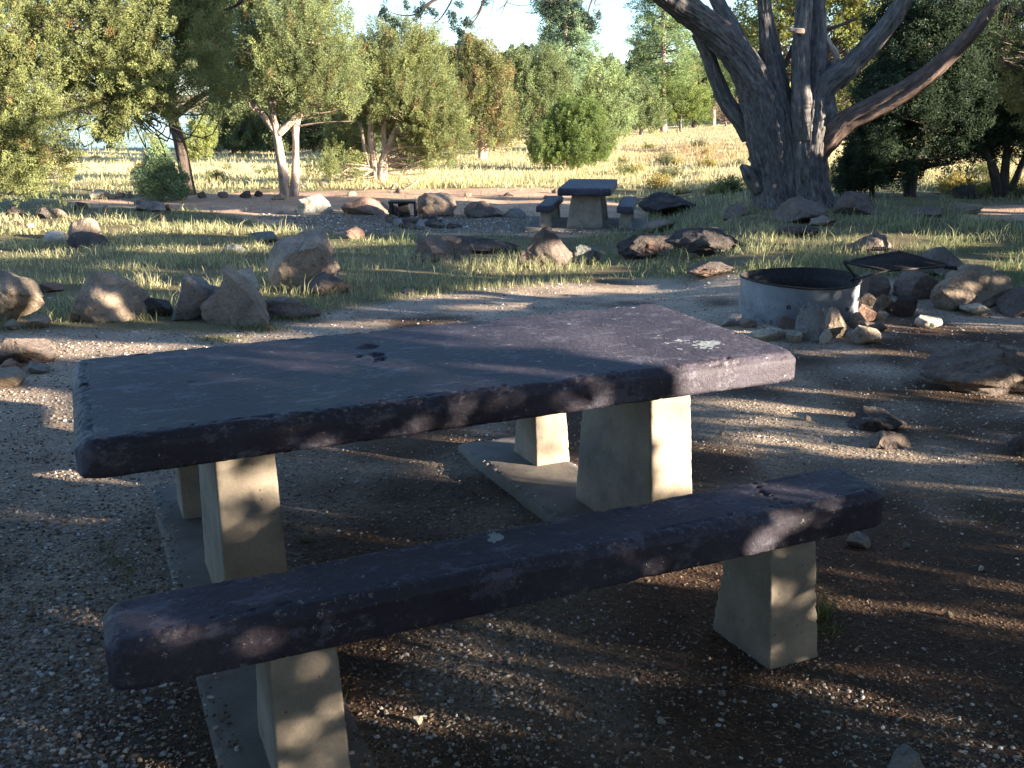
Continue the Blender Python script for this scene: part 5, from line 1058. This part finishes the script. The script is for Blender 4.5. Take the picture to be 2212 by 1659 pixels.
def sprigs():
    rng = np.random.default_rng(9); PX, PY, Hh = [], [], []
    for (cx, cy, sx, sy, n, h) in ((1778, 1330, 16, 14, 170, .10), (1790, 1370, 30, 16, 90, .06), (1160, 1075, 22, 12, 130, .04), (250, 1215, 40, 18, 120, .04), (225, 1185, 26, 10, 60, .04), (275, 1245, 14, 26, 100, .05), (1640, 930, 10, 3, 40, .03), (2130, 1120, 40, 14, 70, .04), (560, 712, 60, 8, 400, .07), (470, 735, 60, 6, 300, .05), (640, 690, 50, 8, 400, .06), (1150, 1560, 90, 50, 40, .03), (890, 628, 60, 6, 300, .06), (1720, 905, 12, 3, 30, .03)):
        PX.append(cx+rng.normal(size=n)*sx*.5); PY.append(cy+rng.normal(size=n)*sy*.5); Hh.append(h*rng.uniform(.4, 1.5, n))
    PX, PY, Hh = map(np.concatenate, (PX, PY, Hh)); m = len(PX); c = (np.array([.13, .17, .06])*(1-.0)+0)*(1+.3*rng.normal(size=(m, 1))); c[rng.random(m) < .25] = (.38, .30, .16)
    P = march(PX, PY); v, f, cc = blades(None, None, Hh, np.maximum(.0022, P[:, 1]*.0006), c, rng, .9, P=P); o = obj('weeds', np_mesh('weeds', v, f, M['grass'], np.clip(cc, .01, .8))); tag(o, 'thin weeds sprouting from the gravel around the near table', 'weeds', kind='stuff')
sprigs()
# ------------------------------------------------------------------ gravel
def pebbles(name, label, n, seed, y0, y1, smin, smax, pal, dens, pw=1., sub=1, flat=.6, mat='peb', x0=-800, x1=3000):
    rng = np.random.default_rng(seed); px = rng.uniform(x0, x1, n); py = y0+(y1-y0)*rng.random(n)**pw; P = march(px, py); pad, cl, cg, dry, qx, qy = zones(P[:, 0], P[:, 1])
    k = rng.random(n) < dens(pad, cl, cg, fbm2(P[:, 0], P[:, 1], 1.1, 3, 79), px, py); P = P[k]; m = len(P)
    rel = P-np.array([TX, TY, 0]); u_, v_ = rel@LV, rel@NV; kk = np.ones(m, bool)
    for (uc, vc, ln, dz, sl_) in ((-.86, -.02, 3.0, .105, .033), (.84, .62, 1.75, .08, .045)):
        q = (np.abs(u_-uc) < .22) & (np.abs(v_-vc) < ln/2); P[q, 2] = zt(uc, vc)-dz+.14-sl_*(v_[q]-vc)-.002; kk &= ~(q & (rng.random(m) < .72+.25*np.sign(np.abs(u_-uc)*-1+.14)))
    P = P[kk]; m = len(P); k = np.where(k)[0][kk]
    v0, fs = ico(sub); f0 = fs[0]; s = (smin+(smax-smin)*rng.random(m)**3)*np.clip(P[:, 1]/5, 1, 3.)**.5*np.interp(px[k], [500, 1300], [1.1, .85])
    nv = len(v0); V = v0[None]*(1+.28*rng.normal(size=(m, nv, 1))*.6); sc = np.stack([rng.uniform(.7, 1.25, m), rng.uniform(.6, 1., m), rng.uniform(.35, .35+flat*.7, m)], -1); V = V*sc[:, None]*s[:, None, None]
    a = rng.uniform(0, 6.28, m); ca, sa = np.cos(a)[:, None], np.sin(a)[:, None]; V = np.stack([V[..., 0]*ca-V[..., 1]*sa, V[..., 0]*sa+V[..., 1]*ca, V[..., 2]], -1)+P[:, None]+np.array([0, 0, 1.])*(s*sc[:, 2]*.35)[:, None, None]
    f = (f0[None]+(np.arange(m)*nv)[:, None, None]).reshape(-1, f0.shape[1]); c = np.repeat(pal(rng, m), nv, 0)
    o = obj(name, np_mesh(name, V.reshape(-1, 3), [f], M[mat], np.clip(c, .01, .9), smooth=False)); tag(o, label, 'gravel', kind='stuff')
def pal_g(rng, m):
    C_ = np.array([(.44, .40, .36), (.32, .27, .23), (.22, .165, .13), (.13, .105, .09), (.58, .55, .52), (.28, .28, .30), (.40, .30, .22)]); return C_[rng.choice(7, m, p=[.18, .2, .2, .14, .08, .08, .12])]*(1+.15*rng.normal(size=(m, 1)))
def pal_d(rng, m):
    C_ = np.array([(.12, .08, .055), (.20, .12, .075), (.08, .06, .045), (.30, .22, .15)]); return C_[rng.choice(4, m, p=[.35, .3, .2, .15])]*(1+.2*rng.normal(size=(m, 1)))
pebbles('gravel', 'pale mixed gravel stones strewn around the near table', 118000, 501, 585, 1720, .003, .0115, pal_g, lambda pad, cl, cg, nz, px, py: np.clip(pad*(.42+.9*nz+np.interp(px, [250, 700, 1300, 2212], [.5, -.15, -.26, -.20])+np.interp(py, [590, 900, 1050, 1300], [.95, .5, .05, -.12])), .03, 1))
pebbles('dirt_crumbs', 'dark crumbs of soil and cinders on the ground by the near table', 78000, 502, 640, 1720, .002, .008, pal_d, lambda pad, cl, cg, nz, px, py: pad*.9)
pebbles('gravel', 'gravel spread over the far shaded clearing', 4000, 503, 455, 508, .008, .02, pal_g, lambda pad, cl, cg, nz, px, py: np.clip(cg+cl*.25, 0, 1), x0=540, x1=1400)
def litter():
    rng = np.random.default_rng(31); n = 16000; px = rng.uniform(-200, 2450, n); py = rng.uniform(640, 1720, n); P = march(px, py); pad, *_ = zones(P[:, 0], P[:, 1]); k = (rng.random(n) < pad*np.interp(px, [300, 800, 2212], [.25, .9, .9])); P = P[k]; n = len(P)
    a = rng.uniform(0, 6.28, n); L = .01+.05*rng.random(n)**4; D = np.stack([np.cos(a), np.sin(a), rng.normal(size=n)*.12], -1); S = np.stack([-np.sin(a), np.cos(a), rng.normal(size=n)*.5], -1); W = np.full(n, .0018)*rng.uniform(.6, 2., n)
    c = np.array([(.30, .17, .09), (.42, .32, .2), (.14, .09, .06)])[rng.choice(3, n)]*(1+.2*rng.normal(size=(n, 1))); v, f, cc = leaf_mesh(P+np.array([0, 0, .006]), D, S, L, W, c)
    mt_ = 130; uu = np.concatenate([rng.uniform(-1.25, 1.25, 90), rng.uniform(-1.2, 1.2, 40)]); vv_ = np.concatenate([rng.uniform(-.5, .5, 90), rng.uniform(-1.2, -.98, 40)]); zz = np.concatenate([np.full(90, .763), np.full(40, .443)])
    P2 = np.array([TX, TY, 0])+uu[:, None]*LV+vv_[:, None]*NV; P2[:, 2] = zz; a = rng.uniform(0, 6.28, mt_); D2 = np.stack([np.cos(a), np.sin(a), 0*a], -1); S2 = np.stack([-np.sin(a), np.cos(a), .3+0*a], -1)
    v2, f2, c2_ = leaf_mesh(P2, D2, S2, .006+.03*rng.random(mt_)**3, np.full(mt_, .0022), np.array([(.30, .18, .10), (.40, .33, .22), (.22, .2, .12)])[rng.choice(3, mt_)])
    f = np.concatenate([f, f2+len(v)]); v = np.concatenate([v, v2]); cc = np.concatenate([cc, c2_])
    o = obj('litter', np_mesh('litter', v, [f], M['litter'], np.clip(cc, .01, .9))); tag(o, 'fallen brown juniper needles and twig bits on the dirt and the table', 'litter', kind='stuff')
litter()
# ------------------------------------------------------------------ sky, sun, camera
w = bpy.data.worlds.new('World'); bpy.context.scene.world = w; w.use_nodes = True; nt = w.node_tree
sky = nt.nodes.new('ShaderNodeTexSky'); sky.sky_type = 'NISHITA'; sky.sun_disc = False; sky.sun_elevation = SUN_EL
sky.sun_rotation = math.atan2(SUN[0], SUN[1]); sky.air_density = 1.0; sky.dust_density = 1.5; sky.ozone_density = 2.8; sky.altitude = 1500
nt.links.new(sky.outputs[0], nt.nodes['Background'].inputs['Color']); nt.nodes['Background'].inputs['Strength'].default_value = .075
sl = bpy.data.lights.new('sun', 'SUN'); sl.energy = 5.0; sl.angle = RAD(.53); sl.color = (1, .88, .70)
so = bpy.data.objects.new('sun', sl); C.objects.link(so)
from mathutils import Vector, Matrix
so.rotation_euler = Vector(SUN).to_track_quat('Z', 'Y').to_euler()
cam = bpy.data.cameras.new('camera'); co = bpy.data.objects.new('camera', cam); C.objects.link(co); cam.sensor_width = 36; cam.lens = F/2212*36; cam.clip_end = 6000; cam.clip_start = .05
mt = Matrix(((CR[0], CU[0], -CFW[0], 0), (CR[1], CU[1], -CFW[1], 0), (CR[2], CU[2], -CFW[2], CAMH), (0, 0, 0, 1))); co.matrix_world = mt
sc = bpy.context.scene; sc.camera = co
sc.view_settings.view_transform = 'Standard'; sc.view_settings.look = 'None'; sc.view_settings.exposure = 2.58; sc.view_settings.gamma = 1
sc.cycles.use_denoising = True; sc.cycles.max_bounces = 6; sc.cycles.transparent_max_bounces = 4; sc.cycles.diffuse_bounces = 3; sc.cycles.glossy_bounces = 2; sc.cycles.transmission_bounces = 3
